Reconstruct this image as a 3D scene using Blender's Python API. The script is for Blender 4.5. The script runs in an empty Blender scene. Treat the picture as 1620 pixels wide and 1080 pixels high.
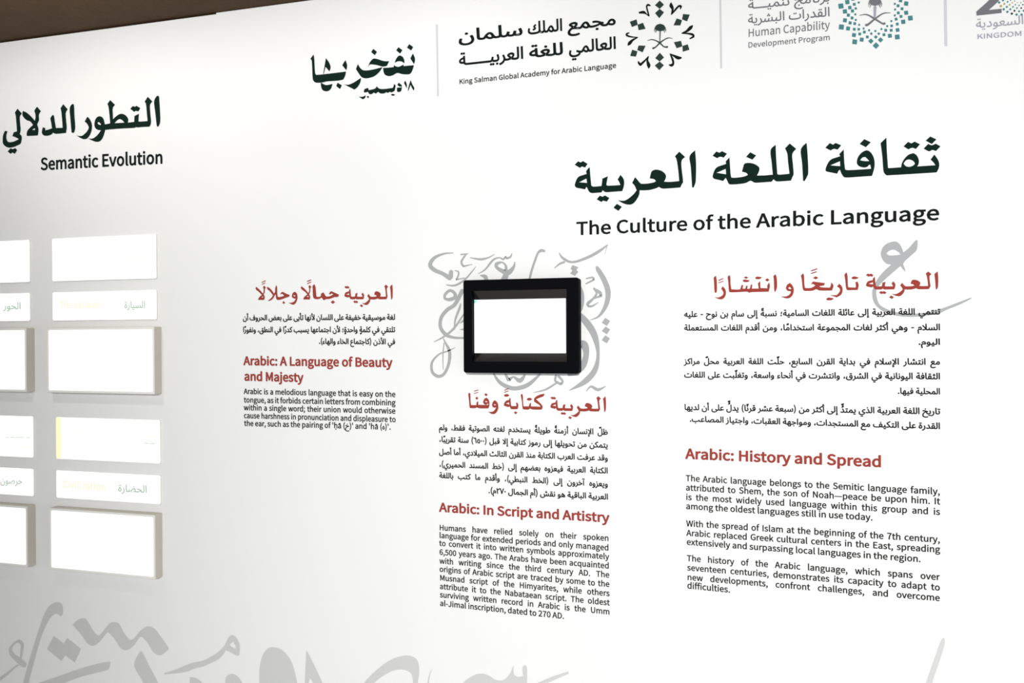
import bpy, math, random
from mathutils import Vector, Matrix
random.seed(4)
C = bpy.context.scene.collection
sc = bpy.context.scene

# ------------------------------------------------------------------ camera
F = 1200.0                      # focal length in pixels of the 1620 x 1080 frame
D = 1.75                        # distance from the lens to the wall plane (y = 0)
EYE = 1.60
YAW, PITCH, ROLL = math.radians(-15.111), math.radians(0.351), math.radians(-0.2407)
def _mm(A, v): return [sum(A[i][j]*v[j] for j in range(3)) for i in range(3)]
def cam_dir(v):                 # wall-frame vector -> camera frame (x right, y down, z forward)
    cp, sp, cr, sr = math.cos(PITCH), math.sin(PITCH), math.cos(ROLL), math.sin(ROLL)
    v = _mm([[1,0,0],[0,cp,-sp],[0,sp,cp]], v)
    return _mm([[cr,-sr,0],[sr,cr,0],[0,0,1]], v)
WX = Vector(cam_dir([math.cos(YAW), 0, math.sin(YAW)]))
WZ = Vector(cam_dir([0, -1, 0]))
WY = WZ.cross(WX)
CAM = Vector((0, -D, EYE))
cam_data = bpy.data.cameras.new('camera'); cam = bpy.data.objects.new('camera', cam_data); C.objects.link(cam)
cam_data.sensor_width = 36; cam_data.lens = F/1620*36; cam_data.clip_start = 0.01
R = Matrix((( WX.x, -WX.y, -WX.z), (WY.x, -WY.y, -WY.z), (WZ.x, -WZ.y, -WZ.z)))
cam.matrix_world = Matrix.Translation(CAM) @ R.to_4x4()
sc.camera = cam

def at(px, py, y=0.0):          # where the sight line measured at a photo pixel meets the plane y
    d = (px-810)*Vector((WX.x, WY.x, WZ.x)) + (py-540)*Vector((WX.y, WY.y, WZ.y)) + F*Vector((WX.z, WY.z, WZ.z))
    t = (y-CAM.y)/d.y
    return CAM + d*t

# ------------------------------------------------------------------ light
sc.view_settings.view_transform = 'Standard'; sc.view_settings.look = 'None'
sc.view_settings.gamma = 1; sc.view_settings.use_curve_mapping = False
sc.view_settings.exposure = 0.0
world = bpy.data.worlds.new('world'); sc.world = world; world.use_nodes = True
world.node_tree.nodes['Background'].inputs[0].default_value = (0.93, 0.97, 1.0, 1)
world.node_tree.nodes['Background'].inputs[1].default_value = 0.84
def spot(name, loc, target, power, angle, blend, size, col=(1,1,1)):
    l = bpy.data.lights.new(name, 'SPOT'); o = bpy.data.objects.new(name, l); C.objects.link(o)
    l.energy = power; l.spot_size = math.radians(angle); l.spot_blend = blend; l.shadow_soft_size = size; l.color = col
    o.location = loc; o.rotation_euler = (Vector(target)-Vector(loc)).to_track_quat('-Z', 'Y').to_euler()
def area(name, loc, target, power, sx, sy, col=(1,1,1)):
    l = bpy.data.lights.new(name, 'AREA'); o = bpy.data.objects.new(name, l); C.objects.link(o)
    l.shape = 'RECTANGLE'; l.size = sx; l.size_y = sy; l.energy = power; l.color = col
    o.location = loc; o.rotation_euler = (Vector(target)-Vector(loc)).to_track_quat('-Z', 'Y').to_euler()
TOPZ = 2.44
_lx = at(175, 543).x
spot('downlight_left', (_lx, -0.70, 2.25), (_lx, 0, 1.90), 8.0, 150, 1.0, 0.012, (1.0, 0.97, 0.90))
spot('track_spot_left', (_lx+0.9, -1.0, 2.35), (_lx+0.9, 0, 1.30), 1.8, 120, 1.0, 0.03, (1.0, 0.98, 0.95))
spot('added_main_spot', (0.2, -4.0, 2.30), (0.25, 0, 0.9), 560, 73, 1.0, 0.10, (1.0, 0.995, 0.98))  # added spot behind the camera, set to brighten the wall and dim its left
area('added_wash_strip', (-1.50, -0.30, 2.38), (-1.50, 0, 2.22), 1.8, 2.2, 0.04, (1.0, 0.99, 0.97))  # unseen strip added to brighten the upper left of the wall


# ------------------------------------------------------------------ materials
def lin(c): return tuple(((v/255+0.055)/1.055)**2.4 if v > 10 else v/255/12.92 for v in c)
def mat(name, col, rough=0.6, spec=0.3, bump=0.0, bscale=300, var=0.0, vscale=6, metal=0.0, emit=None, estr=0):
    m = bpy.data.materials.new(name); m.use_nodes = True; nt = m.node_tree; b = nt.nodes['Principled BSDF']
    b.inputs['Base Color'].default_value = (*col, 1); b.inputs['Roughness'].default_value = rough
    b.inputs['Specular IOR Level'].default_value = spec; b.inputs['Metallic'].default_value = metal
    tc = nt.nodes.new('ShaderNodeTexCoord')
    if var:
        n = nt.nodes.new('ShaderNodeTexNoise'); n.inputs['Scale'].default_value = vscale; n.inputs['Detail'].default_value = 5
        r = nt.nodes.new('ShaderNodeMix'); r.data_type = 'RGBA'
        r.inputs['A'].default_value = (*[c*(1-var) for c in col], 1); r.inputs['B'].default_value = (*[min(1, c*(1+var)) for c in col], 1)
        nt.links.new(tc.outputs['Object'], n.inputs['Vector']); nt.links.new(n.outputs['Fac'], r.inputs['Factor'])
        nt.links.new(r.outputs['Result'], b.inputs['Base Color'])
    if bump:
        n = nt.nodes.new('ShaderNodeTexNoise'); n.inputs['Scale'].default_value = bscale
        bp = nt.nodes.new('ShaderNodeBump'); bp.inputs['Strength'].default_value = bump; bp.inputs['Distance'].default_value = 0.002
        nt.links.new(tc.outputs['Object'], n.inputs['Vector']); nt.links.new(n.outputs['Fac'], bp.inputs['Height'])
        nt.links.new(bp.outputs['Normal'], b.inputs['Normal'])
    if emit:
        b.inputs['Emission Color'].default_value = (*emit, 1); b.inputs['Emission Strength'].default_value = estr
    return m
M = dict(
    wall=mat('satin_white_laminate', (0.83, 0.83, 0.825), 0.5, 0.25, 0.02, 500, 0.01, 3),
    edge=mat('white_panel_edge', (0.7, 0.69, 0.67), 0.6),
    ceiling=mat('dark_brown_plaster', (0.074, 0.046, 0.027), 0.8, 0.08, 0.9, 60, 0.18, 9),
    floor=mat('pale_floor_tile', (0.74, 0.73, 0.70), 0.5, 0.3, 0.1, 400, 0.06, 30),
    green=mat('dark_green_vinyl', (0.004, 0.017, 0.012), 0.8, 0.08),
    ink=mat('black_print', (0.007, 0.011, 0.011), 0.8, 0.05),
    body=mat('black_body_print', (0.016, 0.016, 0.017), 0.85, 0.05),
    red=mat('brick_red_print', (0.31, 0.050, 0.038), 0.85, 0.05),
    orn=mat('pale_grey_print', (0.385, 0.395, 0.40), 0.85, 0.05),
    ornlow=mat('pale_warm_grey_print', (0.59, 0.595, 0.585), 0.85, 0.05),
    logogrey=mat('logo_grey_print', (0.17, 0.17, 0.19), 0.85, 0.05),
    logolight=mat('logo_light_grey_print', (0.36, 0.35, 0.42), 0.85, 0.05),
    emgreen=mat('emblem_green_print', (0.010, 0.030, 0.024), 0.5, 0.2),
    emgrey=mat('emblem_grey_print', (0.16, 0.19, 0.19), 0.8, 0.05),
    teal=mat('teal_print', (0.045, 0.21, 0.22), 0.5, 0.2),
    gold=mat('gold_print', (0.42, 0.34, 0.10), 0.5, 0.2),
    line=mat('divider_grey_print', (0.60, 0.595, 0.64), 0.85, 0.05),
    shell=mat('warm_white_metal', (0.57, 0.53, 0.47), 0.6, 0.2),
    bezel=mat('pale_bezel_metal', (0.84, 0.84, 0.79), 0.5, 0.3),
    lit=mat('backlit_acrylic', (0.25, 0.25, 0.25), 0.3, 0.3, emit=(1.0, 1.0, 0.97), estr=1.02),
    lityellow=mat('yellow_backlit_film', (0.06, 0.06, 0.04), 0.8, 0.05, emit=(1.0, 1.0, 0.60), estr=0.97),
    litpale=mat('pale_backlit_lettering', (0.04, 0.04, 0.03), 0.8, 0.05, emit=(0.88, 0.90, 0.62), estr=1.0),
    litgreen=mat('green_backlit_lettering', (0.02, 0.05, 0.03), 0.8, 0.05, emit=(0.42, 0.55, 0.42), estr=0.95),
    black=mat('black_powder_coat', (0.0018, 0.002, 0.003), 0.7, 0.04),
    gloss=mat('black_gloss_acrylic', (0.012, 0.011, 0.010), 0.12, 0.5),
    screen=mat('lit_screen', (0.02, 0.02, 0.02), 0.2, 0.5, emit=(1, 1, 1), estr=1.6),
    cyan=mat('screen_corner_cyan', (0.02, 0.02, 0.02), 0.3, 0.3, emit=(0.25, 0.95, 0.75), estr=0.9),
)

# ------------------------------------------------------------------ objects
def obj(name, verts, faces, m, parent=None, kind=None, label=None, cat=None, group=None):
    me = bpy.data.meshes.new(name); me.from_pydata([tuple(v) for v in verts], [], faces); me.update()
    me.materials.append(M[m])
    o = bpy.data.objects.new(name, me); C.objects.link(o)
    tag(o, kind, label, cat, group)
    if parent: o.parent = parent
    return o
def tag(o, kind=None, label=None, cat=None, group=None):
    if kind: o['kind'] = kind
    if label: o['label'] = label
    if cat: o['category'] = cat
    if group: o['group'] = group
def empty(name, loc, label, cat, group=None):
    o = bpy.data.objects.new(name, None); C.objects.link(o); o.location = loc; o.empty_display_size = 0.05
    tag(o, None, label, cat, group); return o
def box(x0, x1, y0, y1, z0, z1):
    v = [(x, y, z) for x in (x0, x1) for y in (y0, y1) for z in (z0, z1)]
    f = [(0,1,3,2),(4,6,7,5),(0,4,5,1),(2,3,7,6),(0,2,6,4),(1,5,7,3)]
    return v, f
def local(parent, verts):
    p = parent.location; return [(v[0]-p.x, v[1]-p.y, v[2]-p.z) for v in verts]
def rring(x0, x1, z0, z1, r, n=5):      # rounded rectangle outline, counter-clockwise seen from the room
    P = []
    for cx, cz, a0 in ((x1-r, z1-r, 0), (x0+r, z1-r, 90), (x0+r, z0+r, 180), (x1-r, z0+r, 270)):
        for k in range(n+1):
            a = math.radians(a0+90*k/n); P.append((cx+r*math.cos(a), cz+r*math.sin(a)))
    return P
def rings(stack, cap0=True, cap1=True):  # join outlines [(ring, y)] into one skin
    V, Fc = [], []; n = len(stack[0][0])
    for ring, y in stack: V += [(x, y, z) for x, z in ring]
    for s in range(len(stack)-1):
        for i in range(n):
            j = (i+1) % n; Fc.append((s*n+i, s*n+j, (s+1)*n+j, (s+1)*n+i))
    if cap0: Fc.append(tuple(range(n))[::-1])
    if cap1: Fc.append(tuple((len(stack)-1)*n+i for i in range(n)))
    return V, Fc

# ------------------------------------------------------------------ flat print: outlines filled to thin shapes
def area2(c): return sum(c[i-1][0]*c[i][1]-c[i][0]*c[i-1][1] for i in range(len(c)))
def inside(p, c):
    r = False
    for i in range(len(c)):
        (x1, y1), (x2, y2) = c[i-1], c[i]
        if (y1 > p[1]) != (y2 > p[1]) and p[0] < (x2-x1)*(p[1]-y1)/(y2-y1)+x1: r = not r
    return r
def fill_one(contours):
    cu = bpy.data.curves.new('outline', 'CURVE'); cu.dimensions = '2D'; cu.fill_mode = 'BOTH'
    for c in contours:
        s = cu.splines.new('POLY'); s.points.add(len(c)-1); s.use_cyclic_u = True
        for p, q in zip(s.points, c): p.co = (q[0], q[1], 0, 1)
    o = bpy.data.objects.new('outline', cu); C.objects.link(o)
    me = o.to_mesh()
    V = [(v.co.x, v.co.y) for v in me.vertices]; P = [tuple(p.vertices) for p in me.polygons]
    o.to_mesh_clear(); bpy.data.objects.remove(o); bpy.data.curves.remove(cu)
    return V, P
def fill(contours, bold=0.0):
    """fill outlines; contours turning like the largest one are solid, the others are holes; bold widens every edge"""
    cs = [c for c in contours if len(c) > 2]
    if not cs: return [], []
    big = max(cs, key=lambda c: abs(area2(c))); sg = area2(big) > 0
    if len(cs) > 1 and all((area2(c) > 0) == sg for c in cs[1:]) and bold == 0.0:
        groups = [cs]                              # hand-drawn outline followed by its holes
    else:
        solid = [c for c in cs if (area2(c) > 0) == sg]; holes = [c for c in cs if (area2(c) > 0) != sg]
        groups = [[c]+[h for h in holes if inside(h[0], c)] for c in solid]
        lone = [h for h in holes if not any(inside(h[0], c) for c in solid)]
        groups += [[h] for h in lone]
    V, P = [], []
    for g in groups:
        v, p = fill_one(g); b = len(V); V += v; P += [tuple(i+b for i in q) for q in p]
    if bold:
        d = bold
        for c in cs:
            for i in range(len(c)):
                a, e = c[i-1], c[i]; dx, dy = e[0]-a[0], e[1]-a[1]; l = math.hypot(dx, dy)
                if l < 1e-9: continue
                ux, uy = dx/l*d, dy/l*d; b = len(V)
                k = 1+i % 7
                V += [(a[0]+uy-ux*.4, a[1]-ux-uy*.4), (e[0]+uy+ux*.4, e[1]-ux+uy*.4), (e[0]+ux, e[1]+uy), (e[0]-uy+ux*.4, e[1]+ux+uy*.4), (a[0]-uy-ux*.4, a[1]+ux-uy*.4), (a[0]-ux, a[1]-uy)]
                V[b:] = [(v[0], v[1], k) for v in V[b:]]
                P.append((b, b+1, b+2, b+3, b+4, b+5))
    return V, P
def smooth(P, closed=True, k=4, corner=50):
    n = len(P); out = []
    def ang(i):
        if not closed and i in (0, n-1): return 180
        a, b, c = P[(i-1) % n], P[i], P[(i+1) % n]
        t = math.degrees(math.atan2(c[1]-b[1], c[0]-b[0])-math.atan2(b[1]-a[1], b[0]-a[0]))
        return abs((t+180) % 360-180)
    sharp = [ang(i) > corner for i in range(n)]
    for i in range(n if closed else n-1):
        p1, p2 = P[i], P[(i+1) % n]
        p0 = P[(i-1) % n] if (closed or i > 0) else p1
        p3 = P[(i+2) % n] if (closed or i < n-2) else p2
        if sharp[i]: p0 = p1
        if sharp[(i+1) % n]: p3 = p2
        if sharp[i] and sharp[(i+1) % n]: out.append(p1); continue
        for s in range(k):
            t = s/k; t2 = t*t; t3 = t2*t
            out.append(tuple(0.5*(2*b+(c-a)*t+(2*a-5*b+4*c-d)*t2+(3*b-a-3*c+d)*t3) for a, b, c, d in zip(p0, p1, p2, p3)))
    if not closed: out.append(P[-1])
    return out
class Print:
    """collects flat shapes lying on the wall, in wall coordinates"""
    n = 0
    def __init__(self, y, loose=True): self.y = y; self.loose = loose; self.V = []; self.P = []
    def add(self, pts, polys):
        b = len(self.V); Print.n += 1; y = self.y-(Print.n % 24)*(1.2e-5 if self.loose else 1e-6)
        self.V += [(p[0], y-(p[2]*1.4e-5 if len(p) > 2 else 0), p[1]) for p in pts]; self.P += [tuple(i+b for i in q) for q in polys]
    def px(self, contours, corner=50, sm=True):      # contours measured in photo pixels
        cs = []
        for c in contours:
            c = smooth(c, corner=corner) if sm else c
            w = [at(x, y) for x, y in c]; cs.append([(p.x, p.z) for p in w])
        self.add(*fill(cs))
    def stroke(self, pts, rnd=True):                 # (px, py, width) brush stroke
        P = smooth(pts, closed=False, k=5, corner=80); L, Rr = [], []
        for i, p in enumerate(P):
            a, b = P[max(0, i-1)], P[min(len(P)-1, i+1)]
            dx, dy = b[0]-a[0], b[1]-a[1]; l = math.hypot(dx, dy) or 1
            nx, ny = -dy/l*p[2]/2, dx/l*p[2]/2
            L.append((p[0]+nx, p[1]+ny)); Rr.append((p[0]-nx, p[1]-ny))
        w = [at(x, y) for x, y in L+Rr]; n = len(L)
        self.add([(p.x, p.z) for p in w], [(i, i+1, n+i+1, n+i) for i in range(n-1)])
        if rnd:
            for p in (P[0], P[-1]):
                if p[2] > 1.2:
                    c = [at(p[0]+p[2]/2*math.cos(a*math.pi/6), p[1]+p[2]/2*math.sin(a*math.pi/6)) for a in range(12)]
                    self.add([(q.x, q.z) for q in c], [tuple(range(12))])
    def build(self, name, m, parent, label=None):
        return obj(name, self.V, self.P, m, parent, None, label)
def crop(ox, oy, s, txt):        # "x,y x,y ..." measured in an enlargement of the photo
    return [tuple([ox+float(a.split(',')[0])/s, oy+float(a.split(',')[1])/s]+[float(w)/s for w in a.split(',')[2:3]]) for a in txt.split()]

# ------------------------------------------------------------------ lettering
# outlines on a 500-unit em: font (0 Latin, 1 Arabic), character code, advance, then one flat x, y list per contour
GLYPHS = [
[0,39,139,[55,242,84,242,92,335,93,386,45,386,46,335]],
[0,40,169,[120,-98,148,-86,112,-10,91,71,84,156,91,240,112,321,148,396,120,409,80,332,55,248,46,156,55,63,80,-21]],
[0,41,169,[50,-98,89,-21,114,63,123,156,114,248,89,332,50,409,21,396,57,321,78,240,86,156,78,71,57,-10,21,-86]],
[0,44,139,[38,-95,76,-70,102,-35,111,10,100,49,72,63,48,55,38,31,48,7,71,-1,77,-1,63,-40,27,-68]],
[0,45,174,[23,123,151,123,151,158,23,158]],
[0,46,139,[70,-7,93,3,103,28,93,53,70,63,46,53,37,28,46,3]],
[0,48,278,[139,-7,199,15,239,78,253,185,239,290,199,352,139,373,78,352,39,290,25,185,39,78,78,15],[139,31,102,47,78,97,69,185,78,272,102,321,139,337,176,321,200,272,209,185,200,97,176,47]],
[0,50,278,[22,0,253,0,253,40,151,40,91,36,167,115,217,191,235,266,222,322,185,360,128,373,86,366,51,348,20,320,47,294,69,315,94,330,123,336,160,327,183,301,190,264,172,197,117,119,22,27]],
[0,53,278,[131,-7,189,8,234,51,251,119,236,185,196,224,141,236,111,232,86,222,95,328,233,328,233,366,55,366,43,196,68,180,97,196,129,202,169,192,195,163,205,118,194,72,166,42,127,32,89,37,60,52,37,72,14,42,42,19,81,1]],
[0,54,278,[151,-7,203,9,241,50,256,113,243,177,208,215,154,228,125,222,96,207,71,184,85,273,119,321,166,336,198,328,224,308,250,336,227,355,198,368,164,373,97,354,47,290,28,175,44,74,88,14],[72,147,97,174,123,189,147,194,183,184,205,156,213,113,204,69,182,40,151,30,111,43,84,83]],
[0,55,278,[99,0,147,0,158,127,189,234,254,339,254,366,25,366,25,328,203,328,145,229,113,124]],
[0,58,139,[70,195,93,205,103,230,93,255,70,265,46,255,37,230,46,205],[70,-7,93,3,103,28,93,53,70,63,46,53,37,28,46,3]],
[0,59,139,[70,195,93,205,103,230,93,255,70,265,46,255,37,230,46,205],[38,-95,76,-70,102,-35,111,10,100,49,72,63,48,55,38,31,48,7,71,-1,77,-1,63,-40,27,-68]],
[0,65,304,[2,0,49,0,84,112,218,112,253,0,302,0,178,366,126,366],[96,149,114,205,150,329,152,329,189,205,207,149]],
[0,66,329,[51,0,167,0,239,12,288,48,306,108,296,151,270,180,232,195,232,198,261,215,279,243,285,277,269,329,225,358,159,366,51,366],[97,211,97,330,153,330,201,324,230,305,240,271,231,239,202,218,151,211],[97,37,97,175,161,175,215,168,249,146,261,109,249,68,214,45,161,37]],
[0,67,319,[189,-7,232,0,270,18,301,46,276,76,251,53,223,39,191,34,130,52,91,104,77,185,91,264,131,314,192,333,234,323,267,298,292,328,267,350,233,367,192,373,108,350,50,285,29,183,50,81,106,16]],
[0,68,344,[51,0,144,0,237,22,295,85,315,185,295,284,237,345,142,366,51,366],[97,38,97,329,138,329,210,312,253,263,267,185,253,105,210,55,138,38]],
[0,69,295,[51,0,267,0,267,40,97,40,97,173,236,173,236,213,97,213,97,328,262,328,262,366,51,366]],
[0,70,276,[51,0,97,0,97,165,237,165,237,204,97,204,97,328,262,328,262,366,51,366]],
[0,71,345,[195,-7,240,-1,279,14,308,36,308,190,187,190,187,152,265,152,265,56,236,40,199,34,132,52,91,104,77,185,92,264,134,314,199,333,231,328,257,315,278,298,303,328,277,349,242,366,197,373,110,350,51,285,29,183,50,81,109,16]],
[0,72,364,[51,0,97,0,97,173,268,173,268,0,314,0,314,366,268,366,268,213,97,213,97,366,51,366]],
[0,73,147,[51,0,97,0,97,366,51,366]],
[0,74,268,[119,-7,176,9,209,50,220,108,220,366,173,366,173,112,166,67,147,42,114,34,79,44,51,76,18,52,43,20,76,0]],
[0,75,323,[51,0,97,0,97,116,160,191,270,0,321,0,189,228,304,366,251,366,98,183,97,183,97,366,51,366]],
[0,76,272,[51,0,257,0,257,40,97,40,97,366,51,366]],
[0,77,406,[51,0,92,0,92,203,91,238,89,276,86,311,88,311,118,228,187,37,218,37,287,228,317,311,319,311,316,276,314,238,313,203,313,0,356,0,356,366,300,366,230,171,205,94,203,94,176,171,106,366,51,366]],
[0,78,362,[51,0,94,0,94,193,93,231,91,269,89,307,91,307,130,232,264,0,311,0,311,366,267,366,267,176,268,137,270,98,274,60,271,60,232,136,98,366,51,366]],
[0,79,371,[186,-7,267,17,322,83,342,185,322,286,267,350,186,373,104,350,49,286,29,185,49,83,104,17],[186,34,128,53,90,105,77,185,90,264,128,314,186,333,243,314,281,264,295,185,281,105,243,53]],
[0,80,317,[51,0,97,0,97,146,157,146,228,158,275,195,292,259,275,322,227,356,155,366,51,366],[97,184,97,329,149,329,203,323,235,301,246,259,236,216,204,191,151,184]],
[0,82,318,[97,193,97,329,158,329,207,323,237,302,247,264,237,224,207,200,158,193],[252,0,304,0,211,161,254,180,283,214,293,264,276,324,231,357,165,366,51,366,51,0,97,0,97,156,163,156]],
[0,83,298,[152,-7,218,8,261,45,277,98,266,143,239,174,201,196,149,218,121,231,97,250,88,280,97,308,120,326,157,333,188,328,216,317,240,299,264,328,234,351,198,367,157,373,97,360,56,326,41,276,53,231,81,201,116,182,168,159,200,144,221,124,230,94,220,62,194,42,153,34,115,40,81,55,52,80,24,48,60,19,103,0]],
[0,84,300,[127,0,173,0,173,328,284,328,284,366,16,366,16,328,127,328]],
[0,85,361,[181,-7,248,8,294,58,312,151,312,366,268,366,268,150,256,81,225,45,181,34,137,45,107,81,95,150,95,366,49,366,49,151,66,58,113,8]],
[0,87,439,[91,0,146,0,200,221,219,305,221,305,239,221,294,0,350,0,426,366,382,366,342,167,322,48,319,48,293,167,242,366,200,366,149,167,123,48,121,48,99,167,61,366,13,366]],
[0,97,282,[109,-7,141,-1,171,13,199,33,200,33,204,0,242,0,242,167,232,226,201,265,148,279,106,273,70,259,41,243,59,212,82,225,110,236,140,241,174,231,191,205,196,172,102,153,47,120,30,71,40,29,68,3],[122,31,87,40,74,74,85,104,124,127,196,142,196,66,159,39]],
[0,98,309,[166,-7,224,11,267,61,284,140,271,213,235,261,176,279,145,273,117,260,90,241,92,289,92,398,46,398,46,0,83,0,87,28,89,28,126,3],[158,32,127,38,92,60,92,203,129,231,164,240,206,227,229,192,236,140,226,82,198,45]],
[0,99,255,[153,-7,185,-2,215,9,241,28,221,59,192,39,157,32,113,45,84,81,73,136,84,190,114,227,159,240,188,234,213,217,236,247,202,269,157,279,92,262,44,213,26,136,43,59,88,10]],
[0,100,310,[139,-7,170,-1,198,13,221,32,223,32,227,0,264,0,264,398,218,398,218,294,221,247,185,270,144,279,86,261,43,212,27,136,40,58,79,10],[149,32,108,44,82,80,74,136,84,191,112,227,152,240,185,233,218,212,218,69,184,41]],
[0,101,277,[156,-7,190,-3,220,7,245,21,229,52,197,36,161,30,115,42,84,75,71,125,254,125,256,151,243,219,207,263,148,279,88,261,44,212,26,136,44,59,90,10],[71,158,85,203,112,232,149,242,185,232,208,204,216,158]],
[0,102,163,[17,235,54,235,54,0,99,0,99,235,157,235,157,272,99,272,99,315,109,354,138,368,153,366,168,361,178,396,157,402,133,405,88,394,62,363,54,315,54,272,17,269]],
[0,103,282,[138,-125,210,-112,258,-78,275,-31,264,6,233,27,181,34,127,34,90,42,80,63,85,82,97,96,117,89,137,86,188,98,223,130,237,181,230,213,215,237,270,237,270,272,176,272,159,277,137,279,86,267,50,233,36,182,47,138,71,109,71,107,51,86,41,56,48,29,66,12,66,9,36,-19,26,-53,40,-92,79,-117],[137,117,108,125,88,147,80,182,96,228,137,245,166,237,187,216,195,182,187,147,166,125],[144,-94,102,-88,75,-71,66,-46,72,-22,93,0,111,-3,128,-4,175,-4,216,-12,230,-39,219,-65,190,-85]],
[0,104,304,[46,0,92,0,92,197,129,228,166,239,195,231,212,207,218,166,218,0,263,0,263,172,254,230,227,266,180,279,146,272,116,256,90,233,92,289,92,398,46,398]],
[0,105,138,[46,0,92,0,92,272,46,272],[69,328,91,336,100,358,91,379,69,388,47,379,39,358,47,336]],
[0,106,138,[18,-121,61,-110,85,-79,92,-31,92,272,47,272,47,-31,40,-70,13,-85,-1,-83,-13,-80,-22,-114,-5,-119],[69,328,91,336,100,358,91,379,69,388,47,379,39,358,47,336]],
[0,107,276,[46,0,91,0,91,72,142,131,222,0,271,0,169,162,259,272,208,272,93,129,91,129,91,398,46,398]],
[0,108,142,[94,-7,110,-5,121,-3,114,33,105,32,96,36,92,51,92,398,46,398,46,54,57,9]],
[0,109,463,[46,0,92,0,92,197,128,228,160,239,188,231,205,207,211,166,211,0,256,0,256,197,292,228,325,239,353,231,370,207,375,166,375,0,421,0,421,172,412,230,384,266,339,279,307,272,277,254,249,227,234,254,209,272,174,279,142,272,114,256,89,232,88,232,84,272,46,272]],
[0,110,305,[46,0,92,0,92,197,129,228,166,239,195,231,212,207,218,166,218,0,263,0,263,172,254,230,227,266,180,279,146,272,116,256,89,232,88,232,84,272,46,272]],
[0,111,303,[152,-7,214,10,259,59,277,136,259,213,214,262,152,279,89,262,44,213,26,136,44,59,89,10],[152,32,110,45,83,81,73,136,83,190,110,227,152,240,193,227,220,190,231,136,220,81,193,45]],
[0,112,310,[46,-115,92,-115,92,-23,91,25,128,2,166,-7,224,11,267,61,284,140,271,213,235,261,176,279,145,273,115,259,89,240,88,240,84,272,46,272],[158,32,127,38,92,60,92,203,129,231,164,240,206,227,229,192,236,140,226,82,198,45]],
[0,113,310,[218,-115,264,-115,264,272,228,272,223,246,222,246,186,270,144,279,86,261,43,212,27,136,40,58,79,10,139,-7,169,-1,196,12,221,32,218,-18],[149,32,108,44,82,80,74,136,84,191,112,227,152,240,185,233,218,212,218,69,184,41]],
[0,114,194,[46,0,92,0,92,175,113,211,136,231,160,238,174,236,187,233,195,273,182,277,166,279,137,272,111,252,89,222,88,222,84,272,46,272]],
[0,115,234,[117,-7,171,5,204,34,216,74,203,115,172,140,133,157,92,175,75,204,87,231,125,243,158,236,187,219,209,248,185,263,157,274,125,279,74,268,42,241,31,202,43,164,73,139,110,123,152,103,172,72,159,41,119,29,89,33,62,44,38,62,16,31,45,12,79,-2]],
[0,116,189,[131,-7,157,-3,182,4,173,38,157,33,142,31,109,44,100,83,100,235,174,235,174,272,100,272,100,348,62,348,57,272,14,269,14,235,54,235,54,84,61,36,85,5]],
[0,117,304,[126,-7,159,0,189,17,215,43,217,43,220,0,258,0,258,272,213,272,213,79,188,53,165,38,139,33,110,40,93,64,88,105,88,272,42,272,42,100,51,41,78,6]],
[0,118,261,[105,0,158,0,254,272,209,272,158,117,133,37,130,37,105,117,54,272,7,272]],
[0,119,401,[89,0,142,0,181,146,199,225,202,225,220,147,259,0,315,0,388,272,344,272,305,115,288,39,286,39,267,115,224,272,180,272,137,115,119,39,117,39,101,115,60,272,14,272]],
[0,120,249,[8,0,56,0,92,64,120,112,122,112,152,64,192,0,242,0,152,137,235,272,187,272,154,212,130,167,127,167,101,212,64,272,15,272,97,142]],
[0,121,261,[51,-117,97,-104,129,-71,152,-23,254,272,210,272,161,121,139,44,136,44,109,121,54,272,7,272,116,-1,110,-21,86,-63,49,-80,37,-78,28,-75,19,-112,33,-116]],
[0,122,238,[18,0,223,0,223,37,75,37,219,247,219,272,33,272,33,235,161,235,18,25]],
[0,8212,447,[23,125,424,125,424,156,23,156]],
[0,32,112],
[1,65152,206,[83,23,73,27,63,33,54,40,45,49,38,59,33,70,30,83,29,97,31,120,40,140,54,156,71,168,91,175,114,178,132,176,151,172,145,134,129,137,114,139,100,137,88,133,79,126,73,118,69,108,68,97,70,81,78,68,88,56,101,47,114,42,127,40],[20,-29,9,9,56,22,115,40,173,62,188,25,152,11,106,-4,59,-19]],
[1,65153,118,[45,0,36,322,77,322,85,0],[89,370,75,372,63,376,41,386,31,390,22,391,13,390,6,387,-10,374,-29,390,-17,403,-5,413,8,419,22,421,34,420,45,416,66,406,77,402,89,401,97,402,105,404,122,413,136,392,121,381,109,374,98,371]],
[1,65155,118,[45,0,36,322,77,322,85,0],[11,352,6,379,27,384,45,389,42,378,29,384,17,395,8,409,6,425,7,438,13,450,21,459,32,465,44,469,57,470,69,469,81,466,77,441,67,443,57,444,47,443,39,439,34,434,33,426,34,416,39,408,46,401,55,396,63,393,69,392,49,390,74,397,95,405,103,379,75,369,42,360]],
[1,65156,145,[145,-3,120,-1,100,2,84,7,66,18,55,35,48,56,45,84,36,322,77,322,86,100,88,78,91,62,97,51,108,44,125,40,150,39,159,37,165,33,168,26,170,19,168,11,163,4,155,-1],[11,352,5,379,26,384,44,389,42,378,29,384,17,395,8,409,5,425,7,438,12,450,21,459,31,465,43,469,57,470,68,469,80,466,76,441,67,443,57,444,46,443,39,439,34,434,32,426,34,416,39,408,46,401,54,396,62,393,69,392,48,390,73,397,94,405,103,379,74,369,42,360]],
[1,65159,119,[46,0,36,357,77,357,87,0],[33,-152,27,-125,47,-120,66,-115,63,-126,50,-119,38,-109,29,-95,27,-79,28,-65,34,-54,42,-45,53,-39,65,-35,78,-34,90,-35,102,-38,98,-63,88,-61,78,-60,68,-61,60,-64,55,-70,54,-78,55,-87,60,-95,68,-102,76,-107,84,-110,90,-112,70,-114,95,-106,116,-99,124,-125,96,-134,63,-144]],
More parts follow.
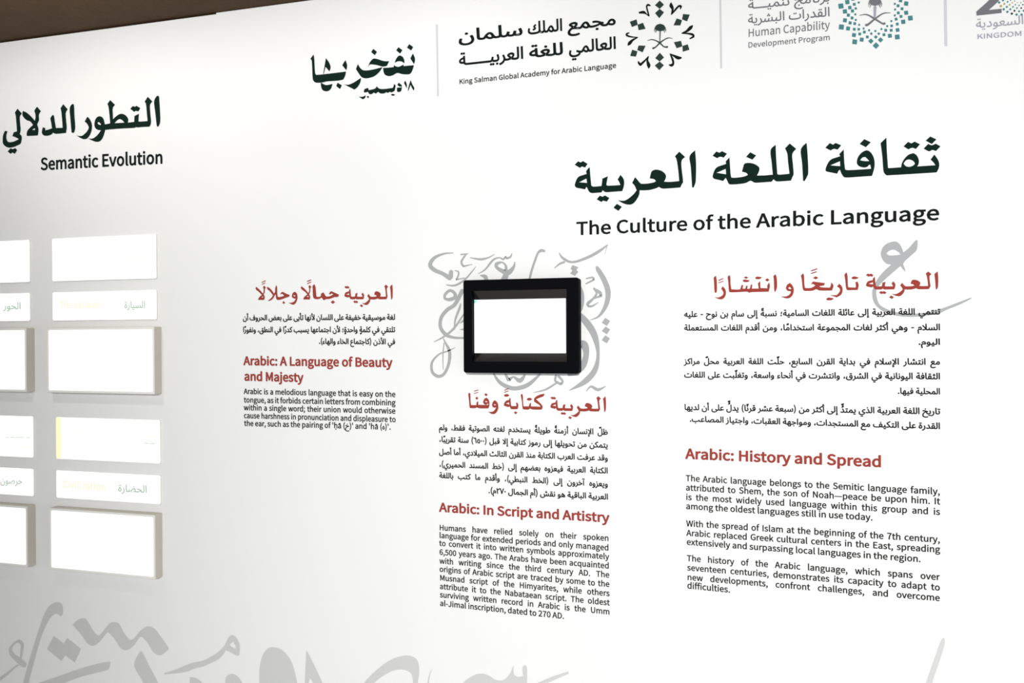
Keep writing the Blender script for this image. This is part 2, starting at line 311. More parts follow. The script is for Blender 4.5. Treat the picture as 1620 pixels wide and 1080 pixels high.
[1,65163,135,[0,-3,5,39,27,39,44,42,56,46,65,54,70,65,72,82,71,95,68,111,57,148,43,186,84,202,96,165,106,125,109,106,110,89,108,71,105,54,100,40,92,28,83,19,71,11,56,5,40,1,21,-2],[19,257,13,284,34,289,52,294,49,283,36,289,24,300,15,314,13,330,14,343,20,355,28,364,39,370,51,374,64,375,76,374,88,371,84,346,74,348,64,349,54,348,46,344,41,339,40,331,41,321,46,313,54,306,62,301,70,298,76,297,56,295,81,302,102,310,110,284,82,275,49,265]],
[1,65165,119,[46,0,36,357,77,357,87,0]],
[1,65166,146,[146,-3,121,-1,101,2,84,7,66,18,55,35,49,56,46,84,36,357,77,357,87,100,89,78,92,62,98,51,109,44,126,40,151,39,160,37,166,33,169,26,171,19,169,11,164,4,156,-1]],
[1,65167,497,[195,-11,208,31,245,31,279,32,309,34,335,36,358,39,378,43,402,51,419,62,429,75,432,90,430,111,425,135,420,152,414,169,407,188,446,202,458,167,468,131,471,114,472,99,470,80,466,63,458,48,447,35,432,24,413,15,390,7,361,0,328,-5,290,-8,245,-10],[195,-11,167,-10,140,-8,117,-5,96,0,77,6,61,13,41,27,27,44,18,66,15,91,17,117,22,144,29,170,67,160,62,142,58,122,56,103,59,79,69,61,80,51,96,44,116,38,140,34,171,31,208,31,218,6],[243,-106,233,-104,225,-98,220,-90,218,-81,220,-72,225,-64,233,-58,243,-56,252,-58,260,-64,266,-72,268,-81,266,-90,260,-98,252,-104]],
[1,65168,547,[195,-11,208,31,229,31,250,32,273,34,295,37,318,42,340,48,362,55,384,64,405,75,424,87,442,101,458,118,490,99,484,81,482,69,483,61,488,54,495,48,508,43,527,40,552,39,561,37,567,33,570,26,572,19,570,11,565,4,557,-1,547,-3,526,-2,507,0,490,4,469,13,454,26,446,43,447,64,456,61,441,50,425,39,408,30,389,21,368,14,346,8,323,2,299,-3,274,-6,248,-9,222,-10],[195,-11,167,-10,140,-8,117,-5,96,0,77,6,61,13,41,27,27,44,18,66,15,91,17,117,22,144,29,170,67,160,62,142,58,122,56,103,59,79,69,61,80,51,96,44,116,38,140,34,171,31,208,31,218,6],[232,-106,222,-104,214,-98,208,-90,207,-81,208,-72,214,-64,222,-58,232,-56,241,-58,249,-64,254,-72,256,-81,254,-90,249,-98,241,-104]],
[1,65169,135,[0,-3,5,39,27,39,44,42,56,46,65,54,70,65,72,82,71,95,68,111,57,148,43,186,84,202,96,165,106,125,109,106,110,89,108,71,105,54,100,40,92,28,83,19,71,11,56,5,40,1,21,-2],[54,-95,44,-94,36,-88,30,-80,29,-71,30,-62,36,-54,44,-48,54,-46,63,-48,71,-54,76,-62,78,-71,76,-80,71,-88,63,-94]],
[1,65170,172,[0,-3,5,39,24,39,38,42,49,48,56,57,62,70,67,88,78,142,117,134,113,114,108,92,107,74,108,64,111,56,118,48,131,43,150,40,177,39,186,37,192,33,195,26,197,19,195,11,189,4,181,-1,172,-3,151,-2,134,0,121,3,105,11,93,21,86,34,82,50,97,49,89,34,80,22,70,14,60,7,48,2,34,-1],[85,-95,75,-94,67,-88,62,-80,60,-71,62,-62,67,-54,75,-48,85,-46,94,-48,102,-54,108,-62,110,-71,108,-80,102,-88,94,-94]],
[1,65171,203,[101,0,78,2,57,9,40,19,26,35,18,54,15,79,17,95,22,112,32,133,45,155,64,177,89,201,99,174,65,205,90,236,107,222,123,207,139,191,152,176,164,159,174,142,181,124,186,105,187,86,186,73,183,60,178,45,170,31,159,19,144,9,124,2],[101,41,117,42,129,47,139,54,146,63,151,74,152,88,151,100,148,114,141,128,131,144,121,155,108,167,92,180,114,181,97,165,82,148,70,130,62,113,56,97,55,83,58,65,68,52,83,44],[139,280,129,282,121,287,116,295,114,305,116,314,121,322,129,328,139,330,148,328,156,322,162,314,164,305,162,295,156,287,148,282],[71,280,61,282,53,287,47,295,45,305,47,314,53,322,61,328,71,330,80,328,88,322,93,314,95,305,93,295,88,287,80,282]],
[1,65172,243,[243,-3,218,-1,195,5,177,16,162,32,155,46,151,63,149,84,141,258,181,258,189,93,192,72,198,58,206,48,217,42,231,39,248,39,257,37,263,33,267,26,268,19,266,11,261,4,253,-1],[168,53,149,47,130,45,112,44,86,46,63,52,43,61,28,75,18,92,15,112,18,132,26,151,39,169,55,184,76,197,99,208,116,214,133,218,152,222,159,179,135,177,114,173,96,166,82,158,70,149,62,139,56,128,55,118,57,108,63,100,72,94,83,89,96,86,111,85,125,85,140,86,153,88,164,91],[157,316,147,317,139,323,134,331,132,340,134,349,139,357,147,363,157,365,166,363,174,357,180,349,181,340,180,331,174,323,166,317],[89,316,79,317,71,323,65,331,64,340,65,349,71,357,79,363,89,365,98,363,106,357,111,349,113,340,111,331,106,323,98,317]],
[1,65173,497,[195,-11,208,31,245,31,279,32,309,34,335,36,358,39,378,43,402,51,419,62,429,75,432,90,430,111,425,135,420,152,414,169,407,188,446,202,458,167,468,131,471,114,472,99,470,80,466,63,458,48,447,35,432,24,413,15,390,7,361,0,328,-5,290,-8,245,-10],[195,-11,167,-10,140,-8,117,-5,96,0,77,6,61,13,41,27,27,44,18,66,15,91,17,117,22,144,29,170,67,160,62,142,58,122,56,103,59,79,69,61,80,51,96,44,116,38,140,34,171,31,208,31,218,6],[279,201,269,202,261,208,255,216,254,225,255,234,261,243,269,248,279,250,288,248,296,243,301,234,303,225,301,216,296,208,288,202],[210,201,200,202,192,208,187,216,185,225,187,234,192,243,200,248,210,250,219,248,227,243,233,234,235,225,233,216,227,208,219,202]],
[1,65174,547,[195,-11,208,31,229,31,250,32,273,34,295,37,318,42,340,48,362,55,384,64,405,75,424,87,442,101,458,118,490,99,484,81,482,69,483,61,488,54,495,48,508,43,527,40,552,39,561,37,567,33,570,26,572,19,570,11,565,4,557,-1,547,-3,526,-2,507,0,490,4,469,13,454,26,446,43,447,64,456,61,441,50,425,39,408,30,389,21,368,14,346,8,323,2,299,-3,274,-6,248,-9,222,-10],[195,-11,167,-10,140,-8,117,-5,96,0,77,6,61,13,41,27,27,44,18,66,15,91,17,117,22,144,29,170,67,160,62,142,58,122,56,103,59,79,69,61,80,51,96,44,116,38,140,34,171,31,208,31,218,6],[279,201,269,202,261,208,256,216,254,225,256,234,261,243,269,248,279,250,288,248,296,243,302,234,304,225,302,216,296,208,288,202],[211,201,201,202,193,208,187,216,185,225,187,234,193,243,201,248,211,250,220,248,228,243,233,234,235,225,233,216,228,208,220,202]],
[1,65175,150,[0,-3,5,39,31,39,51,41,65,45,75,52,80,64,82,82,81,95,78,111,67,148,53,186,93,202,106,165,116,125,119,106,120,89,118,66,113,47,104,31,91,19,75,9,54,3,38,0,20,-2],[109,254,99,255,91,261,86,269,84,278,86,287,91,296,99,301,109,303,118,301,126,296,132,287,134,278,132,269,126,261,118,255],[41,254,31,255,23,261,17,269,16,278,17,287,23,296,31,301,41,303,50,301,58,296,63,287,65,278,63,269,58,261,50,255]],
[1,65176,187,[0,-3,5,39,27,39,44,42,56,48,65,57,72,70,77,88,88,142,127,134,123,114,118,92,117,74,118,60,120,54,125,49,134,44,147,41,166,39,191,39,201,37,207,33,210,26,212,19,210,11,205,4,196,-1,186,-3,159,-2,138,1,122,5,111,11,103,18,98,27,92,50,107,49,99,34,90,22,80,14,69,7,55,2,40,-1],[134,193,124,195,116,200,110,208,109,218,110,227,116,235,124,241,134,243,143,241,151,235,156,227,158,218,156,208,151,200,143,195],[65,193,55,195,47,200,42,208,40,218,42,227,47,235,55,241,65,243,74,241,82,235,88,227,89,218,88,208,82,200,74,195]],
[1,65178,547,[195,-11,208,31,229,31,250,32,273,34,295,37,318,42,340,48,362,55,384,64,405,75,424,87,442,101,458,118,490,99,484,81,482,69,483,61,488,54,495,48,508,43,527,40,552,39,561,37,567,33,570,26,572,19,570,11,565,4,557,-1,547,-3,526,-2,507,0,490,4,469,13,454,26,446,43,447,64,456,61,441,50,425,39,408,30,389,21,368,14,346,8,323,2,299,-3,274,-6,248,-9,222,-10],[195,-11,167,-10,140,-8,117,-5,96,0,77,6,61,13,41,27,27,44,18,66,15,91,17,117,22,144,29,170,67,160,62,142,58,122,56,103,59,79,69,61,80,51,96,44,116,38,140,34,171,31,208,31,218,6],[245,256,235,257,227,263,222,271,220,280,222,289,227,298,235,303,245,305,254,303,262,298,268,289,270,280,268,271,262,263,254,257],[211,201,201,202,193,208,188,216,186,225,188,234,193,243,201,248,211,250,220,248,228,243,234,234,236,225,234,216,228,208,220,202],[279,201,269,202,261,208,256,216,254,225,256,234,261,243,269,248,279,250,288,248,296,243,302,234,304,225,302,216,296,208,288,202]],
[1,65180,187,[0,-3,5,39,27,39,44,42,56,48,65,57,72,70,77,88,88,142,127,134,123,114,118,92,117,74,118,60,120,54,125,49,134,44,147,41,166,39,191,39,201,37,207,33,210,26,212,19,210,11,205,4,196,-1,186,-3,159,-2,138,1,122,5,111,11,103,18,98,27,92,50,107,49,99,34,90,22,80,14,69,7,55,2,40,-1],[100,248,90,250,82,255,76,263,75,273,76,282,82,290,90,296,100,298,109,296,117,290,122,282,124,273,122,263,117,255,109,250],[66,193,56,195,48,200,42,208,41,218,42,227,48,235,56,241,66,243,75,241,83,235,88,227,90,218,88,208,83,200,75,195],[134,193,124,195,116,200,110,208,109,218,110,227,116,235,124,241,134,243,143,241,151,235,156,227,158,218,156,208,151,200,143,195]],
[1,65182,324,[165,-62,155,-60,147,-55,141,-47,140,-38,141,-28,147,-20,155,-14,165,-13,174,-14,182,-20,187,-28,189,-38,187,-47,182,-55,174,-60],[325,-3,303,-2,282,1,261,6,242,15,225,30,211,51,205,69,200,91,198,118,230,135,232,114,236,96,241,82,251,65,264,53,278,46,294,41,311,39,330,39,339,37,345,33,348,26,350,19,348,11,343,4,335,-1],[180,-197,157,-196,135,-193,113,-189,93,-183,74,-174,57,-164,42,-152,29,-138,19,-122,11,-104,7,-84,5,-62,6,-43,9,-25,14,-7,20,10,28,27,38,43,50,58,63,72,78,86,94,98,112,110,132,120,152,130,174,138,197,146,191,140,165,148,137,157,106,164,89,166,71,167,56,166,44,164,23,159,16,196,30,201,45,205,62,207,78,208,100,207,119,204,153,194,187,181,207,176,228,171,244,168,261,167,281,166,285,166,286,125,270,124,253,123,235,120,217,115,199,110,181,104,164,96,147,87,130,78,114,67,100,55,87,42,75,28,65,13,57,-3,51,-20,47,-38,46,-57,49,-81,57,-102,70,-119,87,-133,108,-143,132,-150,149,-153,167,-155,185,-156,210,-154,235,-150,252,-146,269,-141,286,-136,300,-170,280,-178,260,-185,240,-190,220,-194,200,-196]],
[1,65183,294,[0,-3,5,39,22,39,39,40,56,43,80,47,105,54,128,62,151,72,172,84,193,97,179,108,163,117,145,125,126,130,105,134,83,135,68,135,54,133,38,130,30,168,57,174,83,176,108,174,130,170,150,163,168,155,201,137,231,121,245,117,261,115,271,115,275,79,254,78,235,73,217,66,200,58,164,38,144,28,122,19,105,13,88,8,69,4,48,0,25,-2],[140,-93,130,-91,122,-86,116,-78,115,-69,116,-59,122,-51,130,-45,140,-44,149,-45,157,-51,162,-59,164,-69,162,-78,157,-86,149,-91]],
[1,65184,318,[319,-3,298,-2,280,0,263,4,249,11,236,20,225,32,217,49,211,70,240,88,247,70,256,57,267,48,282,43,300,40,324,39,333,37,339,33,342,26,344,19,342,11,337,4,329,-1],[0,-3,5,39,22,39,39,40,56,43,80,47,105,54,128,62,151,72,172,84,193,97,179,108,163,117,145,125,126,130,105,134,83,135,68,135,54,133,38,130,30,168,57,174,83,176,108,174,130,170,150,163,168,155,201,137,231,121,245,117,261,115,271,115,275,79,254,78,235,73,217,66,200,58,164,38,144,28,122,19,105,13,88,8,69,4,48,0,25,-2],[131,-93,121,-91,113,-86,107,-78,106,-69,107,-59,113,-51,121,-45,131,-44,140,-45,148,-51,153,-59,155,-69,153,-78,148,-86,140,-91]],
[1,65185,319,[180,-197,157,-196,135,-193,113,-189,93,-183,74,-174,57,-164,42,-152,29,-138,19,-122,11,-104,7,-84,5,-62,6,-43,9,-25,14,-7,20,10,28,27,38,43,50,58,63,72,78,86,94,98,112,110,132,120,152,130,174,138,197,146,191,140,165,148,137,157,106,164,89,166,71,167,56,166,44,164,23,159,16,196,30,201,45,205,62,207,78,208,100,207,119,204,153,194,187,181,207,176,228,171,244,168,261,167,281,166,285,166,286,125,270,124,253,123,235,120,217,115,199,110,181,104,164,96,147,87,130,78,114,67,100,55,87,42,75,28,65,13,57,-3,51,-20,47,-38,46,-57,49,-81,57,-102,70,-119,87,-133,108,-143,132,-150,149,-153,167,-155,185,-156,210,-154,235,-150,252,-146,269,-141,286,-136,300,-170,280,-178,260,-185,240,-190,220,-194,200,-196]],
[1,65187,294,[0,-3,5,39,22,39,39,40,56,43,80,47,105,54,128,62,151,72,172,84,193,97,179,108,163,117,145,125,126,130,105,134,83,135,68,135,54,133,38,130,30,168,57,174,83,176,108,174,130,170,150,163,168,155,201,137,231,121,245,117,261,115,271,115,275,79,254,78,235,73,217,66,200,58,164,38,144,28,122,19,105,13,88,8,69,4,48,0,25,-2]],
[1,65188,318,[319,-3,298,-2,280,0,263,4,249,11,236,20,225,32,217,49,211,70,240,88,247,70,256,57,267,48,282,43,300,40,324,39,333,37,339,33,342,26,344,19,342,11,337,4,329,-1],[0,-3,5,39,22,39,39,40,56,43,80,47,105,54,128,62,151,72,172,84,193,97,179,108,163,117,145,125,126,130,105,134,83,135,68,135,54,133,38,130,30,168,57,174,83,176,108,174,130,170,150,163,168,155,201,137,231,121,245,117,261,115,271,115,275,79,254,78,235,73,217,66,200,58,164,38,144,28,122,19,105,13,88,8,69,4,48,0,25,-2]],
[1,65189,319,[180,-197,157,-196,135,-193,113,-189,93,-183,74,-174,57,-164,42,-152,29,-138,19,-122,11,-104,7,-84,5,-62,6,-43,9,-25,14,-7,20,10,28,27,38,43,50,58,63,72,78,86,94,98,112,110,132,120,152,130,174,138,197,146,191,140,165,148,137,157,106,164,89,166,71,167,56,166,44,164,23,159,16,196,30,201,45,205,62,207,78,208,100,207,119,204,153,194,187,181,207,176,228,171,244,168,261,167,281,166,285,166,286,125,270,124,253,123,235,120,217,115,199,110,181,104,164,96,147,87,130,78,114,67,100,55,87,42,75,28,65,13,57,-3,51,-20,47,-38,46,-57,49,-81,57,-102,70,-119,87,-133,108,-143,132,-150,149,-153,167,-155,185,-156,210,-154,235,-150,252,-146,269,-141,286,-136,300,-170,280,-178,260,-185,240,-190,220,-194,200,-196],[156,260,146,261,138,267,133,275,131,284,133,293,138,302,146,307,156,309,165,307,173,302,179,293,180,284,179,275,173,267,165,261]],
[1,65190,324,[325,-3,303,-2,282,1,261,6,242,15,225,30,211,51,205,69,200,91,198,118,230,135,232,114,236,96,241,82,251,65,264,53,278,46,294,41,311,39,330,39,339,37,345,33,348,26,350,19,348,11,343,4,335,-1],[180,-197,157,-196,135,-193,113,-189,93,-183,74,-174,57,-164,42,-152,29,-138,19,-122,11,-104,7,-84,5,-62,6,-43,9,-25,14,-7,20,10,28,27,38,43,50,58,63,72,78,86,94,98,112,110,132,120,152,130,174,138,197,146,191,140,165,148,137,157,106,164,89,166,71,167,56,166,44,164,23,159,16,196,30,201,45,205,62,207,78,208,100,207,119,204,153,194,187,181,207,176,228,171,244,168,261,167,281,166,285,166,286,125,270,124,253,123,235,120,217,115,199,110,181,104,164,96,147,87,130,78,114,67,100,55,87,42,75,28,65,13,57,-3,51,-20,47,-38,46,-57,49,-81,57,-102,70,-119,87,-133,108,-143,132,-150,149,-153,167,-155,185,-156,210,-154,235,-150,252,-146,269,-141,286,-136,300,-170,280,-178,260,-185,240,-190,220,-194,200,-196],[156,260,146,261,138,267,133,275,131,284,133,293,138,302,146,307,156,309,165,307,173,302,179,293,180,284,179,275,173,267,165,261]],
[1,65191,294,[0,-3,5,39,22,39,39,40,56,43,80,47,105,54,128,62,151,72,172,84,193,97,179,108,163,117,145,125,126,130,105,134,83,135,68,135,54,133,38,130,30,168,57,174,83,176,108,174,130,170,150,163,168,155,201,137,231,121,245,117,261,115,271,115,275,79,254,78,235,73,217,66,200,58,164,38,144,28,122,19,105,13,88,8,69,4,48,0,25,-2],[84,228,74,229,66,235,60,243,59,252,60,261,66,270,74,275,84,277,93,275,101,270,106,261,108,252,106,243,101,235,93,229]],
[1,65192,318,[319,-3,298,-2,280,0,263,4,249,11,236,20,225,32,217,49,211,70,240,88,247,70,256,57,267,48,282,43,300,40,324,39,333,37,339,33,342,26,344,19,342,11,337,4,329,-1],[0,-3,5,39,22,39,39,40,56,43,80,47,105,54,128,62,151,72,172,84,193,97,179,108,163,117,145,125,126,130,105,134,83,135,68,135,54,133,38,130,30,168,57,174,83,176,108,174,130,170,150,163,168,155,201,137,231,121,245,117,261,115,271,115,275,79,254,78,235,73,217,66,200,58,164,38,144,28,122,19,105,13,88,8,69,4,48,0,25,-2],[79,228,69,229,61,235,55,243,54,252,55,261,61,270,69,275,79,277,88,275,96,270,101,261,103,252,101,243,96,235,88,229]],
[1,65193,239,[18,22,38,57,50,51,66,45,85,40,108,39,130,40,147,44,160,50,169,58,174,69,176,81,174,92,171,106,165,123,153,146,142,164,128,186,110,212,145,235,161,211,175,189,187,169,196,150,204,132,209,117,214,96,216,79,214,59,206,40,193,23,173,9,155,2,133,-2,108,-3,90,-2,73,0,57,4,42,9,29,15]],
[1,65194,266,[108,39,130,40,147,44,160,50,169,58,174,69,176,81,174,92,170,105,156,136,135,173,110,212,145,235,157,215,168,197,178,179,203,130,212,108,219,87,226,68,235,55,244,46,253,41,271,39,280,37,286,33,290,26,291,19,289,11,284,4,276,-1,266,-3,250,-1,234,4,219,12,207,24,197,41,190,63,211,79,208,59,202,40,190,23,171,9,154,2,133,-2,108,-3,90,-2,73,0,57,4,42,9,29,15,18,22,38,57,50,51,66,45,85,40]],
[1,65195,239,[18,22,38,57,50,51,66,45,85,40,108,39,130,40,147,44,160,50,169,58,174,69,176,81,174,92,171,106,165,123,153,146,142,164,128,186,110,212,145,235,161,211,175,189,187,169,196,150,204,132,209,117,214,96,216,79,214,59,206,40,193,23,173,9,155,2,133,-2,108,-3,90,-2,73,0,57,4,42,9,29,15],[108,280,98,282,90,287,85,295,83,305,85,314,90,322,98,328,108,330,117,328,125,322,131,314,133,305,131,295,125,287,117,282]],
[1,65196,266,[108,39,130,40,147,44,160,50,169,58,174,69,176,81,174,92,170,105,156,136,135,173,110,212,145,235,157,215,168,197,178,179,203,130,212,108,219,87,226,68,235,55,244,46,253,41,271,39,280,37,286,33,290,26,291,19,289,11,284,4,276,-1,266,-3,250,-1,234,4,219,12,207,24,197,41,190,63,211,79,208,59,202,40,190,23,171,9,154,2,133,-2,108,-3,90,-2,73,0,57,4,42,9,29,15,18,22,38,57,50,51,66,45,85,40],[111,280,101,282,93,287,87,295,86,305,87,314,93,322,101,328,111,330,120,328,128,322,133,314,135,305,133,295,128,287,120,282]],
[1,65197,184,[2,-115,-13,-77,19,-66,45,-53,65,-39,82,-24,94,-8,103,8,110,31,113,54,112,67,110,81,106,94,100,110,79,151,115,170,126,148,136,128,142,108,147,89,150,72,151,57,149,37,146,18,140,0,133,-16,124,-31,113,-45,96,-64,77,-79,57,-92,37,-102,19,-110]],
[1,65198,198,[2,-116,-13,-78,10,-70,31,-60,48,-51,63,-40,76,-29,87,-18,99,0,107,18,112,36,113,54,112,70,108,87,102,103,95,120,87,136,79,151,115,170,132,135,145,103,154,76,162,57,172,46,186,40,203,39,212,37,218,33,222,26,223,19,221,11,216,4,208,-1,198,-3,178,-1,162,5,150,14,142,26,136,39,132,53,148,44,146,22,141,2,133,-17,123,-34,110,-50,95,-64,80,-77,64,-88,47,-98,24,-109]],
[1,65199,184,[2,-115,-13,-77,19,-66,45,-53,65,-39,82,-24,94,-8,103,8,110,31,113,54,112,67,110,81,106,94,100,110,79,151,115,170,126,148,136,128,142,108,147,89,150,72,151,57,149,37,146,18,140,0,133,-16,124,-31,113,-45,96,-64,77,-79,57,-92,37,-102,19,-110],[89,227,79,229,71,234,65,242,64,252,65,261,71,269,79,275,89,277,98,275,106,269,111,261,113,252,111,242,106,234,98,229]],
[1,65200,198,[2,-116,-13,-78,10,-70,31,-60,48,-51,63,-40,76,-29,87,-18,99,0,107,18,112,36,113,54,112,70,108,87,102,103,95,120,87,136,79,151,115,170,132,135,145,103,154,76,162,57,172,46,186,40,203,39,212,37,218,33,222,26,223,19,221,11,216,4,208,-1,198,-3,178,-1,162,5,150,14,142,26,136,39,132,53,148,44,146,22,141,2,133,-17,123,-34,110,-50,95,-64,80,-77,64,-88,47,-98,24,-109],[82,227,72,229,64,234,58,242,57,252,58,261,64,269,72,275,82,277,91,275,99,269,104,261,106,252,104,242,99,234,91,229]],
[1,65203,392,[0,-3,5,39,20,39,31,41,40,45,48,52,54,64,61,82,75,138,112,127,108,108,103,86,101,65,103,54,111,45,124,40,145,39,159,39,170,41,178,45,185,53,191,65,197,84,207,141,245,134,242,112,238,86,236,65,237,58,239,52,244,46,252,42,264,39,282,39,295,39,307,42,316,47,323,55,328,66,329,82,327,103,320,129,301,186,341,202,353,165,363,125,366,106,367,89,365,68,361,49,354,33,344,20,332,10,317,3,300,-1,281,-3,260,-1,243,3,229,10,220,20,213,33,209,49,226,49,216,30,206,16,194,7,180,1,162,-2,139,-3,126,-1,112,2,99,7,88,17,79,32,75,53,90,56,81,33,69,18,56,8,40,2,22,-2]],
[1,65204,425,[0,-3,5,39,20,39,31,41,40,45,48,52,54,64,61,82,75,138,112,127,105,97,102,80,101,65,102,58,105,51,110,46,119,42,130,39,145,39,159,39,170,41,178,45,185,53,191,65,197,84,207,141,245,134,242,112,238,86,236,65,237,58,239,52,244,46,252,42,264,39,282,39,303,41,318,49,326,62,329,81,329,105,327,134,323,170,359,173,366,106,371,83,377,65,386,53,397,45,412,40,430,39,439,37,445,33,449,26,450,19,448,11,443,4,435,-1,425,-3,409,-1,395,2,382,8,372,15,363,24,356,34,350,45,347,57,356,54,349,34,339,19,326,9,311,2,295,-1,277,-3,257,-1,241,3,229,10,219,20,213,33,209,49,226,49,216,30,206,16,194,7,180,1,162,-2,139,-3,126,-1,112,2,99,7,88,17,79,32,75,53,90,56,81,33,69,18,56,8,40,2,22,-2]],
[1,65206,634,[157,-116,138,-115,120,-113,103,-108,86,-102,71,-95,57,-86,40,-69,26,-49,18,-26,15,-1,17,25,24,55,36,88,72,74,63,47,58,24,56,3,59,-21,70,-40,86,-55,107,-66,123,-71,140,-74,158,-75,179,-74,198,-72,215,-67,236,-58,252,-47,263,-33,271,-18,275,-3,277,13,276,34,273,55,265,93,254,131,294,142,305,101,311,80,316,64,323,53,331,45,340,41,351,39,362,39,372,39,380,41,388,45,395,53,401,65,407,84,410,99,413,118,417,141,455,134,451,112,447,86,446,65,446,58,449,52,454,46,462,42,474,39,491,39,513,41,527,49,536,62,539,81,538,105,536,134,533,170,569,173,576,106,580,83,587,65,595,53,607,45,621,40,640,39,649,37,655,33,658,26,660,19,658,11,653,4,645,-1,635,-3,614,0,596,6,581,15,570,27,562,42,557,57,566,54,558,34,548,19,535,9,521,2,504,-1,487,-3,467,-1,451,3,438,10,429,20,422,33,419,49,436,49,427,32,418,19,407,10,394,3,378,-1,360,-3,346,-1,334,2,323,7,315,13,309,20,304,28,298,46,319,21,315,-4,308,-29,302,-44,293,-59,282,-73,269,-85,252,-96,234,-104,211,-111,186,-115],[412,273,402,274,394,280,389,288,387,297,389,306,394,315,402,320,412,322,421,320,429,315,435,306,437,297,435,288,429,280,421,274],[378,218,368,219,360,225,355,233,353,242,355,251,360,260,368,265,378,267,387,265,395,260,401,251,403,242,401,233,395,225,387,219],[446,218,436,219,428,225,423,233,421,242,423,251,428,260,436,265,446,267,455,265,463,260,469,251,471,242,469,233,463,225,455,219]],
[1,65208,425,[0,-3,5,39,20,39,31,41,40,45,48,52,54,64,61,82,75,138,112,127,105,97,102,80,101,65,102,58,105,51,110,46,119,42,130,39,145,39,159,39,170,41,178,45,185,53,191,65,197,84,207,141,245,134,242,112,238,86,236,65,237,58,239,52,244,46,252,42,264,39,282,39,303,41,318,49,326,62,329,81,329,105,327,134,323,170,359,173,366,106,371,83,377,65,386,53,397,45,412,40,430,39,439,37,445,33,449,26,450,19,448,11,443,4,435,-1,425,-3,409,-1,395,2,382,8,372,15,363,24,356,34,350,45,347,57,356,54,349,34,339,19,326,9,311,2,295,-1,277,-3,257,-1,241,3,229,10,219,20,213,33,209,49,226,49,216,30,206,16,194,7,180,1,162,-2,139,-3,126,-1,112,2,99,7,88,17,79,32,75,53,90,56,81,33,69,18,56,8,40,2,22,-2],[216,273,206,274,198,280,192,288,190,297,192,306,198,315,206,320,216,322,225,320,233,315,238,306,240,297,238,288,233,280,225,274],[181,218,172,219,164,225,158,233,157,242,158,251,164,260,172,265,181,267,191,265,199,260,204,251,206,242,204,233,199,225,191,219],[250,218,240,219,232,225,226,233,225,242,226,251,232,260,240,265,250,267,259,265,267,260,272,251,274,242,272,233,267,225,259,219]],
[1,65211,452,[242,-9,214,-9,190,-8,168,-6,141,-2,120,4,104,11,92,21,84,31,79,45,90,49,78,28,64,14,49,5,33,0,17,-2,0,-3,5,39,21,40,34,44,44,50,52,60,59,73,65,90,77,138,114,128,108,106,104,88,103,76,104,64,109,55,117,48,130,42,148,37,174,34,196,33,221,32,251,32,272,32,292,34,310,36,334,41,354,48,369,57,381,69,388,81,391,96,389,107,385,118,378,128,368,136,355,142,338,144,314,140,290,131,274,122,259,112,245,100,231,87,219,74,207,62,180,28,137,29,148,46,161,64,175,82,191,100,207,117,224,133,242,147,261,160,281,170,300,178,320,183,341,184,366,182,388,173,405,160,418,143,426,123,429,100,427,81,421,63,412,46,398,30,378,17,354,6,323,-2,286,-7]],
[1,65212,475,[475,-3,442,0,422,4,402,10,383,18,367,30,409,50,426,44,445,41,480,39,489,37,495,33,498,26,500,19,498,11,493,4,485,-1],[242,-9,214,-9,190,-8,168,-6,141,-2,120,4,104,11,92,21,84,31,79,45,90,49,78,28,64,14,49,5,33,0,17,-2,0,-3,5,39,21,40,34,44,44,50,52,60,59,73,65,90,77,138,114,128,108,106,104,88,103,76,104,64,109,55,117,48,130,42,148,37,174,34,196,33,221,32,251,32,272,32,292,34,310,36,334,41,354,48,369,57,381,69,388,81,391,96,389,107,385,118,378,128,368,136,355,142,338,144,314,140,290,131,274,122,259,112,245,100,231,87,219,74,207,62,180,28,137,29,148,46,161,64,175,82,191,100,207,117,224,133,242,147,261,160,281,170,300,178,320,183,341,184,366,182,388,173,405,160,418,143,426,123,429,100,427,81,421,63,412,46,398,30,378,17,354,6,323,-2,286,-7]],
[1,65214,676,[676,-3,643,0,623,4,603,10,585,18,569,30,610,50,628,44,646,41,681,39,690,37,696,33,700,26,701,19,699,11,694,4,686,-1],[157,-116,138,-115,120,-113,103,-108,86,-102,71,-95,57,-86,40,-69,26,-49,18,-26,15,-1,17,25,24,55,36,88,72,74,63,47,58,24,56,3,59,-21,70,-40,86,-55,107,-66,123,-71,140,-74,158,-75,179,-74,198,-71,215,-67,236,-57,252,-44,263,-29,271,-12,275,6,277,25,276,41,273,58,269,75,254,131,294,142,302,111,307,92,311,80,317,68,326,58,338,50,353,44,372,40,395,37,412,36,431,35,453,35,478,35,501,37,521,40,540,45,555,51,568,58,579,66,586,76,591,87,592,99,591,109,587,120,580,130,570,139,556,144,539,146,515,143,491,134,476,124,461,114,446,102,433,90,420,77,409,64,382,30,339,32,347,45,357,60,368,74,380,88,392,102,405,116,419,129,433,141,448,152,463,162,478,170,494,178,518,185,542,187,568,184,589,176,607,163,620,146,628,125,631,103,628,81,621,61,609,42,590,26,574,17,555,9,533,2,507,-3,477,-6,444,-7,419,-6,398,-4,379,-2,354,4,335,11,320,19,309,28,302,37,298,46,319,21,315,-4,308,-28,301,-43,293,-58,282,-72,269,-84,252,-95,234,-104,211,-111,186,-115],[528,239,518,240,510,246,504,254,503,263,504,272,510,281,518,286,528,288,537,286,545,281,550,272,552,263,550,254,545,246,537,240]],
